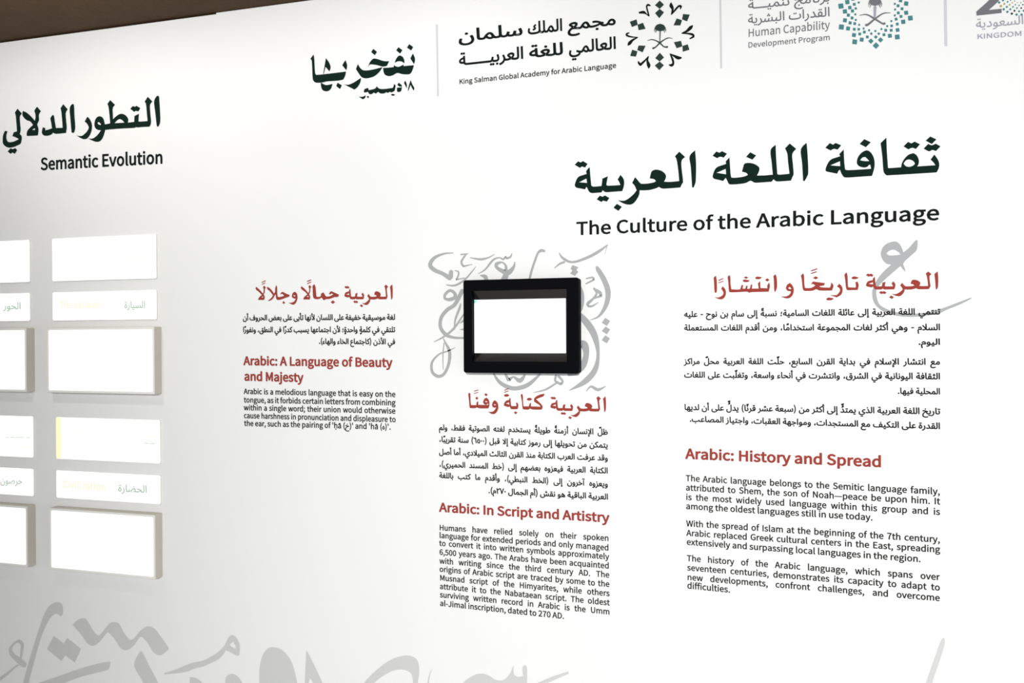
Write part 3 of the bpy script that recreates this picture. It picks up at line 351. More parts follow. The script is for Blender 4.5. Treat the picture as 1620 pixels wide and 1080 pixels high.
[1,65216,475,[475,-3,442,0,422,4,402,10,383,18,367,30,409,50,426,44,445,41,480,39,489,37,495,33,498,26,500,19,498,11,493,4,485,-1],[242,-9,214,-9,190,-8,168,-6,141,-2,120,4,104,11,92,21,84,31,79,45,90,49,78,28,64,14,49,5,33,0,17,-2,0,-3,5,39,21,40,34,44,44,50,52,60,59,73,65,90,77,138,114,128,108,106,104,88,103,76,104,64,109,55,117,48,130,42,148,37,174,34,196,33,221,32,251,32,272,32,292,34,310,36,334,41,354,48,369,57,381,69,388,81,391,96,389,107,385,118,378,128,368,136,355,142,338,144,314,140,290,131,274,122,259,112,245,100,231,87,219,74,207,62,180,28,137,29,148,46,161,64,175,82,191,100,207,117,224,133,242,147,261,160,281,170,300,178,320,183,341,184,366,182,388,173,405,160,418,143,426,123,429,100,427,81,421,63,412,46,398,30,378,17,354,6,323,-2,286,-7],[326,236,316,238,308,243,303,251,301,261,303,270,308,278,316,284,326,286,335,284,343,278,349,270,351,261,349,251,343,243,335,238]],
[1,65218,416,[416,-3,383,0,363,4,343,10,324,18,309,30,350,50,367,44,386,41,421,39,430,37,436,33,439,26,441,19,439,11,434,4,426,-1],[184,-7,126,-6,78,-3,39,0,10,3,15,42,48,39,89,36,138,35,194,35,215,35,234,36,253,39,276,44,296,51,312,60,324,71,331,84,333,99,332,109,328,120,321,130,311,139,297,144,280,146,256,143,232,134,217,124,202,114,187,102,174,90,161,77,150,64,123,30,80,32,91,49,104,67,118,85,133,102,149,119,167,135,185,150,204,162,223,173,243,181,263,185,283,187,309,184,330,176,348,163,361,146,369,125,371,103,370,83,364,65,354,48,340,33,321,20,296,9,265,0,228,-5],[107,50,97,357,137,357,147,85]],
[1,65219,339,[0,-3,5,39,110,39,137,39,162,40,185,42,205,45,222,49,237,54,255,62,268,73,275,86,278,101,276,109,272,119,265,128,255,136,242,142,225,144,201,140,177,131,161,122,146,112,132,100,118,87,106,74,94,62,68,28,24,29,35,46,48,64,62,82,78,100,94,117,111,133,129,147,148,160,168,170,187,178,207,183,228,184,253,182,275,173,292,160,305,143,313,123,316,100,312,76,299,53,285,38,265,26,241,16,218,9,193,5,174,2,153,0,131,-1,53,-3],[47,47,38,357,78,357,88,82]],
[1,65220,355,[355,-3,322,0,302,4,282,10,264,18,248,30,289,50,307,44,325,41,360,39,369,37,375,33,379,26,380,19,378,11,373,4,365,-1],[0,-3,5,39,110,39,137,39,162,40,185,42,205,45,222,49,237,54,255,62,268,73,275,86,278,101,276,109,272,119,265,128,255,136,242,142,225,144,201,140,177,131,161,122,146,112,132,100,118,87,106,74,94,62,68,28,24,29,35,46,48,64,62,82,78,100,94,117,111,133,129,147,148,160,168,170,187,178,207,183,228,184,253,182,275,173,292,160,305,143,313,123,316,100,312,76,299,53,285,38,265,26,241,16,218,9,193,5,174,2,153,0,131,-1,53,-3],[47,47,38,357,78,357,88,82]],
[1,65223,339,[0,-3,5,39,110,39,137,39,162,40,185,42,205,45,222,49,237,54,255,62,268,73,275,86,278,101,276,109,272,119,265,128,255,136,242,142,225,144,201,140,177,131,161,122,146,112,132,100,118,87,106,74,94,62,68,28,24,29,35,46,48,64,62,82,78,100,94,117,111,133,129,147,148,160,168,170,187,178,207,183,228,184,253,182,275,173,292,160,305,143,313,123,316,100,312,76,299,53,285,38,265,26,241,16,218,9,193,5,174,2,153,0,131,-1,53,-3],[47,47,38,357,78,357,88,82],[203,236,193,238,185,243,180,251,178,261,180,270,185,278,193,284,203,286,212,284,220,278,226,270,228,261,226,251,220,243,212,238]],
[1,65225,254,[172,-197,153,-196,135,-194,116,-191,97,-186,79,-178,62,-169,46,-158,32,-144,21,-128,12,-110,7,-88,5,-64,7,-40,11,-18,20,4,31,24,44,43,61,61,80,77,101,91,124,104,149,115,176,123,205,129,215,90,191,85,169,78,148,71,128,61,110,51,94,39,80,26,68,11,59,-4,52,-21,47,-39,46,-58,48,-79,54,-98,63,-114,75,-126,89,-136,105,-144,122,-150,139,-153,156,-155,172,-156,189,-155,207,-154,226,-151,243,-148,260,-143,276,-137,289,-172,275,-178,257,-184,236,-189,215,-193,192,-196],[89,68,70,75,53,86,39,100,28,117,21,136,19,155,20,175,25,192,33,208,50,226,71,239,95,247,121,250,145,248,170,242,162,203,141,207,121,209,104,207,89,202,76,194,67,184,61,172,59,158,60,145,66,134,75,124,86,115,98,109,111,104,122,101,133,101]],
[1,65226,266,[149,-197,125,-196,101,-193,77,-187,54,-177,35,-163,19,-144,11,-128,7,-110,5,-89,6,-67,11,-48,18,-30,27,-14,38,1,51,15,65,27,79,39,93,50,136,79,155,92,169,106,179,120,182,136,181,143,178,149,172,155,164,161,153,164,140,165,128,164,115,162,89,154,78,148,69,142,94,121,119,98,146,70,170,57,197,47,212,44,229,41,248,39,271,39,280,37,286,33,289,26,291,19,289,11,284,4,276,-1,266,-3,239,-2,217,0,197,4,172,12,151,22,132,33,114,46,95,68,72,90,46,112,40,121,35,134,33,145,35,153,43,163,54,173,68,183,85,192,105,199,125,204,147,206,169,204,187,198,202,188,217,169,222,147,218,123,209,102,194,82,176,65,134,33,91,1,73,-17,59,-36,49,-58,46,-83,49,-103,57,-120,69,-133,85,-142,101,-149,119,-153,149,-156,184,-154,203,-150,222,-146,262,-132,275,-164,259,-172,240,-180,218,-187,195,-193,172,-196]],
[1,65227,252,[0,-3,5,39,54,39,79,40,90,41,80,47,69,57,58,69,48,84,41,103,39,124,40,142,45,159,52,174,68,193,89,208,105,214,123,218,142,220,167,218,191,212,183,173,162,177,142,178,125,177,110,172,98,164,88,153,82,140,80,124,81,112,86,100,92,90,100,81,110,73,120,67,142,59,152,56,161,56,172,60,183,63,199,70,223,80,237,44,214,35,191,27,168,20,144,13,119,8,93,3,64,0,33,-2]],
[1,65228,261,[0,-3,5,39,25,39,43,41,62,44,79,49,95,54,110,60,131,70,149,82,163,95,173,109,180,122,182,136,181,143,178,149,171,155,162,161,150,164,134,165,122,164,109,162,83,154,72,148,63,142,88,121,113,98,140,70,152,62,165,56,180,50,196,46,231,40,266,39,275,37,281,33,284,26,286,19,284,11,279,4,271,-1,261,-3,242,-2,223,0,204,3,186,7,168,12,151,19,127,31,108,46,89,68,66,90,40,112,34,121,29,134,27,145,29,153,37,163,48,173,62,183,79,192,99,199,119,204,141,206,167,203,187,197,203,187,213,175,219,162,222,147,219,125,211,103,202,89,192,75,179,63,165,50,149,39,131,29,112,20,92,12,70,6,48,1,24,-2]],
[1,65232,261,[0,-3,5,39,25,39,43,41,62,44,79,49,95,54,110,60,131,70,149,82,163,95,173,109,180,122,182,136,181,143,178,149,171,155,162,161,150,164,134,165,122,164,109,162,83,154,72,148,63,142,88,121,113,98,140,70,152,62,165,56,180,50,196,46,231,40,266,39,275,37,281,33,284,26,286,19,284,11,279,4,271,-1,261,-3,242,-2,223,0,204,3,186,7,168,12,151,19,127,31,108,46,89,68,66,90,40,112,34,121,29,134,27,145,29,153,37,163,48,173,62,183,79,192,99,199,119,204,141,206,167,203,187,197,203,187,213,175,219,162,222,147,219,125,211,103,202,89,192,75,179,63,165,50,149,39,131,29,112,20,92,12,70,6,48,1,24,-2],[138,257,128,259,120,264,114,272,113,282,114,291,120,299,128,305,138,307,147,305,155,299,160,291,162,282,160,272,155,264,147,259]],
[1,65233,492,[195,-11,208,31,270,31,330,32,378,35,395,38,407,43,419,55,426,72,428,88,430,107,430,131,429,146,427,160,423,174,418,185,411,195,404,203,395,208,385,210,374,207,364,201,356,191,350,178,346,165,345,152,346,142,349,134,354,127,363,122,374,119,389,118,404,118,418,121,432,124,444,129,446,93,437,89,428,85,407,80,385,78,361,80,341,85,326,94,314,106,307,122,305,142,307,161,311,180,318,198,328,215,340,229,355,241,371,248,389,251,414,246,434,233,445,220,453,205,460,187,465,168,468,148,469,128,468,103,466,81,462,61,456,44,448,28,437,15,424,7,404,0,387,-3,368,-5,347,-7,274,-10],[195,-11,167,-10,140,-8,117,-5,96,0,77,6,61,13,41,27,27,44,18,66,15,91,17,117,22,144,29,170,67,160,62,142,58,122,56,103,59,79,69,61,80,51,96,44,116,38,140,34,171,31,208,31,218,6],[379,302,370,304,362,309,356,317,355,327,356,336,362,344,370,350,379,352,389,350,397,344,402,336,404,327,402,317,397,309,389,304]],
[1,65234,549,[195,-11,208,31,277,32,334,36,377,41,405,47,422,53,437,61,451,71,461,82,468,96,471,112,470,121,467,130,463,139,458,148,452,155,445,161,437,165,428,167,416,164,406,158,397,148,389,137,385,123,383,110,385,95,391,82,400,71,412,62,436,49,388,33,369,49,359,61,350,75,344,92,342,111,344,130,349,149,357,165,368,179,382,191,397,200,413,206,430,208,453,204,473,194,489,178,501,159,509,137,512,115,510,95,504,77,494,61,482,46,467,34,450,24,431,15,411,9,378,2,328,-4,265,-9],[549,-3,524,-2,499,0,474,4,451,8,428,14,408,21,442,45,478,42,519,39,554,39,563,37,569,33,573,26,574,19,572,11,567,4,559,-1],[195,-11,167,-10,140,-8,117,-5,96,0,77,6,61,13,41,27,27,44,18,66,15,91,17,117,22,144,29,170,67,160,62,142,58,122,56,103,59,79,69,61,80,51,96,44,116,38,140,34,171,31,208,31,218,6],[425,259,415,261,407,266,402,274,400,284,402,293,407,301,415,307,425,309,434,307,442,301,448,293,450,284,448,274,442,266,434,261]],
[1,65235,224,[0,-3,5,39,33,39,64,40,93,42,105,44,116,46,132,54,144,63,152,74,158,89,161,107,162,131,161,151,157,170,150,186,141,199,130,207,117,210,106,207,96,201,88,191,82,178,78,165,77,152,78,142,81,134,86,127,95,122,107,119,121,118,136,118,150,121,164,124,176,129,178,93,169,89,160,85,139,80,117,78,93,80,73,86,58,96,46,109,39,124,37,142,39,161,43,180,50,198,60,215,72,229,87,241,103,248,121,251,146,246,166,233,177,220,185,205,192,187,197,168,200,148,201,128,200,104,195,82,188,63,178,46,164,32,146,19,133,13,118,8,83,2,43,-2],[112,302,102,304,94,309,88,317,87,327,88,336,94,344,102,350,112,352,121,350,129,344,134,336,136,327,134,317,129,309,121,304]],
[1,65236,248,[0,-3,5,39,31,39,57,40,82,43,104,47,120,53,136,62,149,72,160,84,167,97,169,114,168,125,164,137,157,149,149,158,138,164,127,167,115,165,104,159,95,149,88,138,83,125,82,112,84,96,90,83,99,71,110,61,122,53,134,46,87,33,68,49,58,61,49,76,43,93,41,113,42,132,48,150,56,166,67,180,80,192,95,200,111,206,128,208,151,204,171,194,187,179,200,160,207,139,210,117,208,96,202,78,193,61,180,47,165,34,148,24,129,15,110,9,85,3,57,0,28,-2],[248,-3,231,-2,213,-1,196,1,145,9,124,15,106,21,141,46,176,42,217,40,253,39,262,37,268,33,271,26,273,19,271,11,266,4,258,-1],[124,259,114,261,106,266,100,274,99,284,100,293,106,301,114,307,124,309,133,307,141,301,146,293,148,284,146,274,141,266,133,261]],
[1,65237,387,[163,-94,143,-93,125,-91,107,-87,89,-82,74,-75,59,-66,41,-50,27,-30,20,-14,16,4,15,25,17,46,20,61,25,79,32,100,44,122,80,105,68,77,60,53,58,32,60,10,67,-8,78,-22,92,-33,109,-42,129,-47,151,-51,174,-52,193,-51,210,-50,227,-46,249,-40,269,-31,285,-21,299,-9,309,5,316,20,320,36,323,53,326,88,324,108,320,127,313,143,305,156,294,164,281,167,270,165,260,158,252,148,245,136,241,123,240,109,241,99,244,91,250,84,259,79,270,76,285,75,299,76,314,78,327,82,339,86,341,51,328,44,313,39,296,36,280,36,256,37,237,43,221,51,210,64,203,79,201,99,202,118,207,137,214,156,224,173,236,187,250,198,266,206,285,208,309,204,329,190,340,178,349,162,356,145,361,126,364,106,364,85,363,61,360,36,354,13,346,-9,332,-30,315,-48,295,-63,273,-75,257,-81,239,-86,222,-89,203,-92,183,-93],[310,260,300,261,292,267,287,275,285,284,287,293,292,302,300,307,310,309,319,307,327,302,333,293,335,284,333,275,327,267,319,261],[242,260,232,261,224,267,218,275,217,284,218,293,224,302,232,307,242,309,251,307,259,302,264,293,266,284,264,275,259,267,251,261]],
[1,65238,404,[163,-136,143,-135,125,-133,107,-129,89,-124,74,-117,59,-108,41,-92,27,-72,20,-56,16,-38,15,-18,17,4,20,19,25,37,32,58,44,80,80,63,68,35,60,11,58,-10,60,-29,65,-46,74,-60,92,-75,116,-86,134,-90,153,-93,174,-94,196,-93,217,-90,236,-86,253,-81,269,-73,282,-65,294,-56,303,-45,310,-34,316,-22,320,-6,323,11,325,39,324,64,319,86,312,103,303,115,292,123,280,125,272,124,265,120,258,115,252,108,247,99,243,89,241,79,240,68,241,60,244,53,249,48,256,44,265,42,276,40,304,39,409,39,418,37,424,33,428,26,429,19,427,11,422,4,414,-1,404,-3,285,-3,268,-2,253,1,238,6,226,12,215,21,207,32,202,45,200,61,201,79,206,98,213,115,224,132,236,145,251,156,267,163,284,166,306,162,326,152,337,140,347,126,355,108,361,86,365,61,366,32,365,16,361,-6,355,-29,346,-51,332,-72,315,-90,295,-105,273,-117,257,-123,239,-128,222,-132,203,-134,183,-136],[320,217,310,219,302,224,296,232,295,242,296,251,302,259,310,265,320,267,329,265,337,259,342,251,344,242,342,232,337,224,329,219],[251,217,241,219,233,224,228,232,226,242,228,251,233,259,241,265,251,267,260,265,268,259,274,251,276,242,274,232,268,224,260,219]],
[1,65239,224,[0,-3,5,39,33,39,64,40,93,42,105,44,116,46,132,54,144,63,152,74,158,89,161,107,162,131,161,151,157,170,150,186,141,199,130,207,117,210,106,207,96,201,88,191,82,178,78,165,77,152,78,142,81,134,86,127,95,122,107,119,121,118,136,118,150,121,164,124,176,129,178,93,169,89,160,85,139,80,117,78,93,80,73,86,58,96,46,109,39,124,37,142,39,161,43,180,50,198,60,215,72,229,87,241,103,248,121,251,146,246,166,233,177,220,185,205,192,187,197,168,200,148,201,128,200,104,195,82,188,63,178,46,164,32,146,19,133,13,118,8,83,2,43,-2],[147,302,137,304,129,309,123,317,122,327,123,336,129,344,137,350,147,352,156,350,164,344,169,336,171,327,169,317,164,309,156,304],[78,302,68,304,60,309,55,317,53,327,55,336,60,344,68,350,78,352,87,350,95,344,101,336,103,327,101,317,95,309,87,304]],
[1,65240,248,[0,-3,5,39,31,39,57,40,82,43,104,47,120,53,136,62,149,72,160,84,167,97,169,114,168,125,164,137,157,149,149,158,138,164,127,167,115,165,104,159,95,149,88,138,83,125,82,112,84,96,90,83,99,71,110,61,122,53,134,46,87,33,68,49,58,61,49,76,43,93,41,113,42,132,48,150,56,166,67,180,80,192,95,200,111,206,128,208,151,204,171,194,187,179,200,160,207,139,210,117,208,96,202,78,193,61,180,47,165,34,148,24,129,15,110,9,85,3,57,0,28,-2],[248,-3,231,-2,213,-1,196,1,145,9,124,15,106,21,141,46,176,42,217,40,253,39,262,37,268,33,271,26,273,19,271,11,266,4,258,-1],[159,259,149,261,141,266,135,274,134,284,135,293,141,301,149,307,159,309,168,307,176,301,181,293,183,284,181,274,176,266,168,261],[90,259,80,261,72,266,67,274,65,284,67,293,72,301,80,307,90,309,99,307,107,301,113,293,115,284,113,274,107,266,99,261]],
[1,65242,461,[195,-11,208,31,239,31,266,32,289,34,309,37,325,41,339,46,354,56,363,68,368,82,369,100,360,357,401,357,411,105,413,82,419,65,427,52,439,44,452,40,466,39,475,37,481,33,485,26,486,19,484,11,479,4,471,-1,461,-3,440,-1,423,5,410,13,401,23,394,34,391,46,401,45,389,31,374,19,355,10,332,2,314,-2,295,-5,273,-8,250,-9,223,-10],[182,102,173,134,207,143,218,147,225,151,230,155,231,159,230,164,225,169,212,179,199,191,195,199,194,208,195,217,199,227,206,237,218,247,234,258,256,270,271,242,251,231,237,223,229,215,227,209,228,204,232,200,245,188,258,175,263,166,264,157,263,150,261,143,257,136,249,129,239,123,225,116,206,109],[195,-11,167,-10,140,-8,117,-5,96,0,77,6,61,13,41,27,27,44,18,66,15,91,17,117,22,144,29,170,67,160,62,142,58,122,56,103,59,79,69,61,80,51,96,44,116,38,140,34,171,31,208,31,218,6]],
[1,65243,206,[0,-3,5,39,52,39,78,39,99,42,114,46,124,50,131,56,135,62,137,68,138,75,136,87,129,103,121,115,109,130,93,147,66,173,40,194,21,210,16,215,14,220,15,234,19,247,25,257,36,267,50,278,87,300,135,324,194,354,211,317,144,284,99,261,67,242,38,222,45,241,101,194,117,179,130,165,142,151,157,131,167,112,173,92,176,72,175,61,172,48,165,35,155,23,138,13,116,5,96,1,73,-2,45,-3]],
[1,65244,254,[0,-3,5,39,44,39,69,39,89,41,105,43,122,48,131,55,136,63,138,71,135,83,129,97,118,112,106,127,76,157,46,184,23,206,16,214,14,220,15,234,19,247,25,257,36,267,52,279,92,303,142,328,194,354,211,317,163,293,117,270,74,246,39,223,42,240,84,203,122,167,134,155,145,142,156,128,166,113,175,98,184,82,196,65,209,53,223,46,237,41,259,39,268,37,274,33,278,26,279,19,277,11,272,4,264,-1,254,-3,239,-1,222,2,204,8,186,19,171,34,158,57,173,51,164,38,155,27,144,18,131,11,114,5,94,1,79,-1,61,-2,42,-3]],
[1,65245,348,[15,-1,17,25,24,55,36,88,72,74,63,47,58,24,56,3,59,-19,69,-39,84,-54,104,-66,120,-71,137,-74,157,-75,179,-74,200,-70,217,-65,238,-51,254,-33,262,-17,268,1,272,22,274,46,275,72,275,101,265,357,307,357,315,90,315,68,314,47,312,26,309,6,304,-13,298,-31,290,-47,280,-62,269,-76,256,-88,240,-98,223,-106,203,-111,180,-115,155,-116,138,-115,120,-113,104,-109,80,-100,59,-88,41,-72,27,-52,20,-37,16,-20]],
[1,65246,365,[15,-1,17,25,24,55,36,88,72,74,63,47,58,24,56,3,59,-21,70,-40,85,-55,105,-66,127,-73,152,-75,182,-73,207,-67,228,-58,245,-45,257,-30,267,-12,272,7,276,28,276,50,265,357,307,357,315,104,317,81,323,64,331,52,343,44,356,40,370,39,379,37,385,33,389,26,390,19,388,11,383,4,375,-1,365,-3,351,-1,339,2,329,7,321,13,314,20,310,28,304,46,318,32,315,14,312,-3,306,-21,299,-38,290,-54,278,-69,264,-82,247,-93,227,-103,204,-110,178,-115,149,-116,132,-115,115,-113,99,-108,76,-99,56,-86,39,-69,26,-49,18,-26]],
[1,65247,130,[0,-3,5,39,29,40,45,44,54,52,58,64,59,80,59,103,49,357,89,357,100,107,100,82,98,60,93,41,85,26,72,13,54,5,39,1,21,-2]],
[1,65248,150,[0,-3,5,39,29,40,45,44,54,52,58,64,59,80,59,103,50,357,91,357,100,104,102,81,108,64,116,52,128,44,141,40,155,39,164,37,170,33,174,26,175,19,173,11,168,4,160,-1,150,-3,131,-1,115,4,103,12,94,22,87,33,84,45,94,44,87,30,78,18,65,9,47,3,26,-1]],
[1,65249,242,[37,-197,22,-132,13,-74,10,-31,11,-11,15,6,21,20,34,38,51,52,70,61,92,67,115,70,139,70,162,68,184,64,185,80,183,96,178,111,172,124,164,135,154,144,142,149,129,151,117,149,106,145,95,138,85,128,75,116,66,101,35,118,44,134,54,149,64,161,80,174,97,184,114,189,132,191,155,188,175,180,190,168,202,152,211,134,217,115,221,96,222,78,221,65,219,53,212,30,204,15,186,19,169,23,153,26,131,28,111,28,93,26,79,20,67,11,58,0,53,-15,51,-33,54,-77,63,-131,76,-186]],
[1,65250,281,[39,-197,21,-121,9,-56,6,-30,5,-13,6,11,10,34,17,55,26,75,36,92,48,109,61,123,75,137,89,148,111,163,132,173,151,179,167,181,179,180,189,176,198,167,208,154,214,142,220,126,227,107,236,82,245,64,253,51,263,44,274,40,286,39,295,37,301,33,305,26,306,19,304,11,299,4,291,-1,281,-3,263,-1,248,5,235,13,224,23,236,33,229,20,220,9,211,1,200,-5,188,-8,176,-9,161,-8,146,-4,131,3,116,12,101,23,87,37,75,53,64,71,69,70,57,50,51,28,47,6,46,-13,49,-48,57,-94,67,-143,78,-187],[180,32,188,33,195,36,200,40,203,46,203,54,201,64,190,95,180,118,175,126,171,132,165,135,160,137,146,134,129,127,110,114,92,97,92,101,105,79,119,62,135,49,151,39,167,34]],
[1,65251,263,[0,-3,5,39,18,40,29,45,38,53,47,65,56,81,67,102,76,122,86,138,95,151,110,164,124,173,138,178,152,179,168,177,183,170,197,160,209,147,219,132,226,115,231,98,233,81,230,54,222,33,210,18,195,8,179,2,162,0,144,2,122,6,104,12,84,22,61,37,80,68,103,55,124,47,142,42,157,41,170,42,180,45,187,50,193,58,196,66,197,76,195,90,189,105,182,118,172,129,161,136,149,138,140,137,132,133,123,126,114,115,104,98,93,76,82,51,71,33,60,19,49,10,38,3,26,0]],
[1,65252,289,[0,-3,5,39,18,40,27,45,35,53,43,65,63,102,75,124,87,141,99,155,111,165,123,173,134,178,144,180,153,181,169,179,182,174,195,164,207,149,215,136,222,121,231,102,241,78,251,61,261,49,271,43,282,40,294,39,303,37,309,33,313,26,314,19,312,11,307,4,299,-1,289,-3,270,-1,253,4,238,12,226,25,233,35,227,21,218,10,208,1,198,-5,186,-8,173,-10,156,-8,139,-3,122,6,106,18,91,32,78,48,65,28,53,14,41,5,29,1,15,-2],[97,86,106,73,115,62,125,52,135,44,145,38,155,34,164,32,173,31,188,34,198,44,202,58,198,79,188,101,178,121,172,130,166,136,158,140,150,141,142,140,134,136,126,129,117,119,107,105]],
[1,65253,343,[15,-1,17,25,24,55,36,88,72,74,63,47,58,24,56,3,59,-21,70,-40,86,-55,107,-66,123,-70,141,-73,160,-74,181,-73,199,-70,216,-65,236,-55,252,-41,264,-26,271,-9,276,9,277,27,275,48,270,73,264,92,255,115,243,140,281,159,299,119,306,98,312,77,316,55,318,33,316,13,313,-8,306,-28,297,-47,284,-65,268,-82,255,-91,240,-99,223,-106,204,-111,183,-114,159,-115,140,-114,122,-112,104,-108,79,-100,58,-88,40,-72,27,-52,20,-37,16,-20],[166,199,156,201,148,206,143,214,141,224,143,233,148,241,156,247,166,249,175,247,183,241,189,233,190,224,189,214,183,206,175,201]],
[1,65254,365,[15,-1,16,19,20,40,24,55,29,71,36,88,72,74,65,54,60,36,57,19,56,3,59,-22,70,-42,86,-57,107,-67,123,-71,140,-74,158,-75,179,-74,198,-72,215,-68,236,-59,252,-48,263,-35,271,-20,275,-4,277,13,276,34,273,55,265,93,254,131,294,142,303,111,307,92,311,80,317,64,325,53,335,46,346,41,358,39,370,39,379,37,385,33,389,26,390,19,388,11,383,4,375,-1,365,-3,346,-1,330,5,318,13,308,23,302,34,298,46,319,21,317,4,314,-13,309,-29,302,-45,293,-60,283,-73,269,-86,253,-96,234,-105,212,-111,186,-115,157,-116,138,-115,120,-113,103,-109,78,-100,57,-88,40,-72,26,-52,20,-36,16,-19],[166,199,156,201,148,206,143,214,141,224,143,233,148,241,156,247,166,249,175,247,183,241,189,233,190,224,189,214,183,206,175,201]],
[1,65255,135,[0,-3,5,39,27,39,44,42,56,46,65,54,70,65,72,82,71,95,68,111,57,148,43,186,84,202,96,165,106,125,109,106,110,89,108,71,105,54,100,40,92,28,83,19,71,11,56,5,40,1,21,-2],[64,254,54,255,46,261,41,269,39,278,41,287,46,296,54,301,64,303,73,301,81,296,87,287,89,278,87,269,81,261,73,255]],
[1,65256,172,[0,-3,5,39,24,39,38,42,49,48,56,57,62,70,67,88,78,142,117,134,113,114,108,92,107,74,108,64,111,56,118,48,131,43,150,40,177,39,186,37,192,33,195,26,197,19,195,11,189,4,181,-1,172,-3,151,-2,134,0,121,3,105,11,93,21,86,34,82,50,97,49,89,34,80,22,70,14,60,7,48,2,34,-1],[78,193,68,195,60,200,55,208,53,218,55,227,60,235,68,241,78,243,87,241,95,235,101,227,103,218,101,208,95,200,87,195]],
[1,65257,203,[101,0,78,2,57,9,40,19,26,35,18,54,15,79,17,95,22,112,32,133,45,155,64,177,89,201,99,174,65,205,90,236,107,222,123,207,139,191,152,176,164,159,174,142,181,124,186,105,187,86,186,73,183,60,178,45,170,31,159,19,144,9,124,2],[101,41,117,42,129,47,139,54,146,63,151,74,152,88,151,100,148,114,141,128,131,144,121,155,108,167,92,180,114,181,97,165,82,148,70,130,62,113,56,97,55,83,58,65,68,52,83,44]],
[1,65258,243,[243,-3,218,-1,195,5,177,16,162,32,155,46,151,63,149,84,141,258,181,258,189,93,192,72,198,58,206,48,217,42,231,39,248,39,257,37,263,33,267,26,268,19,266,11,261,4,253,-1],[168,53,149,47,130,45,112,44,86,46,63,52,43,61,28,75,18,92,15,112,18,132,26,151,39,169,55,184,76,197,99,208,116,214,133,218,152,222,159,179,135,177,114,173,96,166,82,158,70,149,62,139,56,128,55,118,57,108,63,100,72,94,83,89,96,86,111,85,125,85,140,86,153,88,164,91]],
[1,65259,287,[193,-4,172,-3,151,2,129,9,109,18,90,30,74,44,60,60,49,78,42,98,40,119,42,141,49,161,60,178,75,191,94,200,116,203,136,200,154,191,168,177,179,159,185,140,187,119,186,100,180,83,171,67,159,53,145,40,128,29,109,19,88,12,67,6,45,1,23,-2,0,-3,5,39,31,39,53,42,73,47,90,53,111,62,126,74,138,87,145,101,149,113,151,125,149,135,146,145,141,154,134,161,126,166,116,168,105,166,96,161,88,154,82,145,78,135,77,124,80,104,88,87,100,72,116,59,134,49,153,42,172,37,190,36,205,37,216,41,222,49,224,61,222,70,220,78,214,89,205,102,191,118,179,131,164,145,147,161,125,178,100,197,72,219,95,250,125,227,152,207,174,188,194,171,210,155,224,141,240,123,251,107,258,93,262,81,265,60,263,44,257,29,248,15,234,5,216,-2]],
[1,65260,254,[154,-109,133,-107,114,-102,97,-94,81,-83,67,-68,56,-50,48,-29,43,-5,41,23,42,49,45,74,51,98,58,119,66,139,76,156,87,172,98,184,111,195,129,205,148,208,164,206,178,199,189,187,198,172,204,153,206,132,204,111,199,89,190,70,175,52,161,41,144,32,124,26,157,53,189,46,222,41,259,39,268,37,274,33,277,26,279,19,277,11,272,4,264,-1,254,-3,225,-1,194,3,164,8,208,10,218,-5,225,-20,228,-35,227,-51,223,-66,216,-80,205,-92,191,-101,174,-107],[0,-3,5,39,26,39,46,39,48,2,24,-1],[155,-68,163,-67,172,-64,180,-60,187,-53,191,-44,193,-33,191,-21,186,-10,178,0,165,7,146,12,121,14,107,13,92,11,77,8,77,42,95,45,112,49,127,56,140,64,150,75,158,89,163,106,165,127,163,144,160,153,157,160,151,165,145,167,136,165,126,157,116,145,105,129,96,109,88,86,85,69,82,51,82,32,82,12,85,-6,89,-20,97,-38,108,-50,119,-59,132,-64,144,-67]],
[1,65261,224,[29,-115,20,-74,39,-71,58,-67,75,-63,99,-54,119,-42,135,-26,147,-7,153,9,156,28,157,49,156,64,154,78,150,92,145,104,138,113,131,121,122,126,112,128,101,125,91,119,83,109,77,97,73,83,72,70,73,60,76,51,81,44,90,40,101,37,116,36,131,36,145,39,159,42,171,46,173,11,159,4,144,-1,128,-3,112,-4,94,-3,78,0,64,5,53,12,44,21,37,32,33,45,32,60,34,79,38,98,45,116,55,133,67,147,82,159,98,166,116,169,135,166,151,158,165,146,176,131,185,112,191,91,195,69,196,45,194,16,188,-11,177,-35,163,-56,144,-74,121,-89,94,-100,64,-109]],
[1,65262,236,[29,-115,20,-74,39,-71,58,-67,75,-63,99,-54,119,-42,135,-26,147,-7,153,9,156,28,157,49,156,70,151,89,145,105,130,122,112,128,102,126,92,120,84,110,78,98,73,84,72,69,73,60,76,54,81,49,88,45,97,42,108,40,136,39,241,39,250,37,256,33,260,26,261,19,259,11,254,4,246,-1,236,-3,117,-3,95,-1,75,4,57,12,44,24,35,40,32,61,34,81,39,101,46,119,56,135,69,149,83,160,99,166,116,169,138,165,157,155,173,138,185,114,191,94,195,72,196,45,194,16,188,-11,177,-35,163,-56,144,-74,121,-89,94,-100,64,-109]],
[1,65264,368,[15,-1,17,25,24,55,36,88,72,74,63,47,58,24,56,3,58,-16,65,-33,76,-46,91,-57,109,-65,129,-71,151,-74,174,-76,193,-75,211,-73,228,-71,252,-64,273,-56,290,-46,303,-35,311,-23,314,-10,313,-4,309,2,303,7,294,13,270,22,238,32,248,74,294,57,329,46,355,40,373,39,382,37,388,33,392,26,393,19,391,11,386,4,378,-1,368,-3,362,-3,356,-3,350,-3,351,-10,352,-17,348,-35,339,-53,323,-70,302,-85,284,-94,264,-101,242,-108,218,-112,192,-115,163,-116,137,-115,113,-110,90,-103,69,-93,51,-81,36,-65,24,-46,17,-25]],
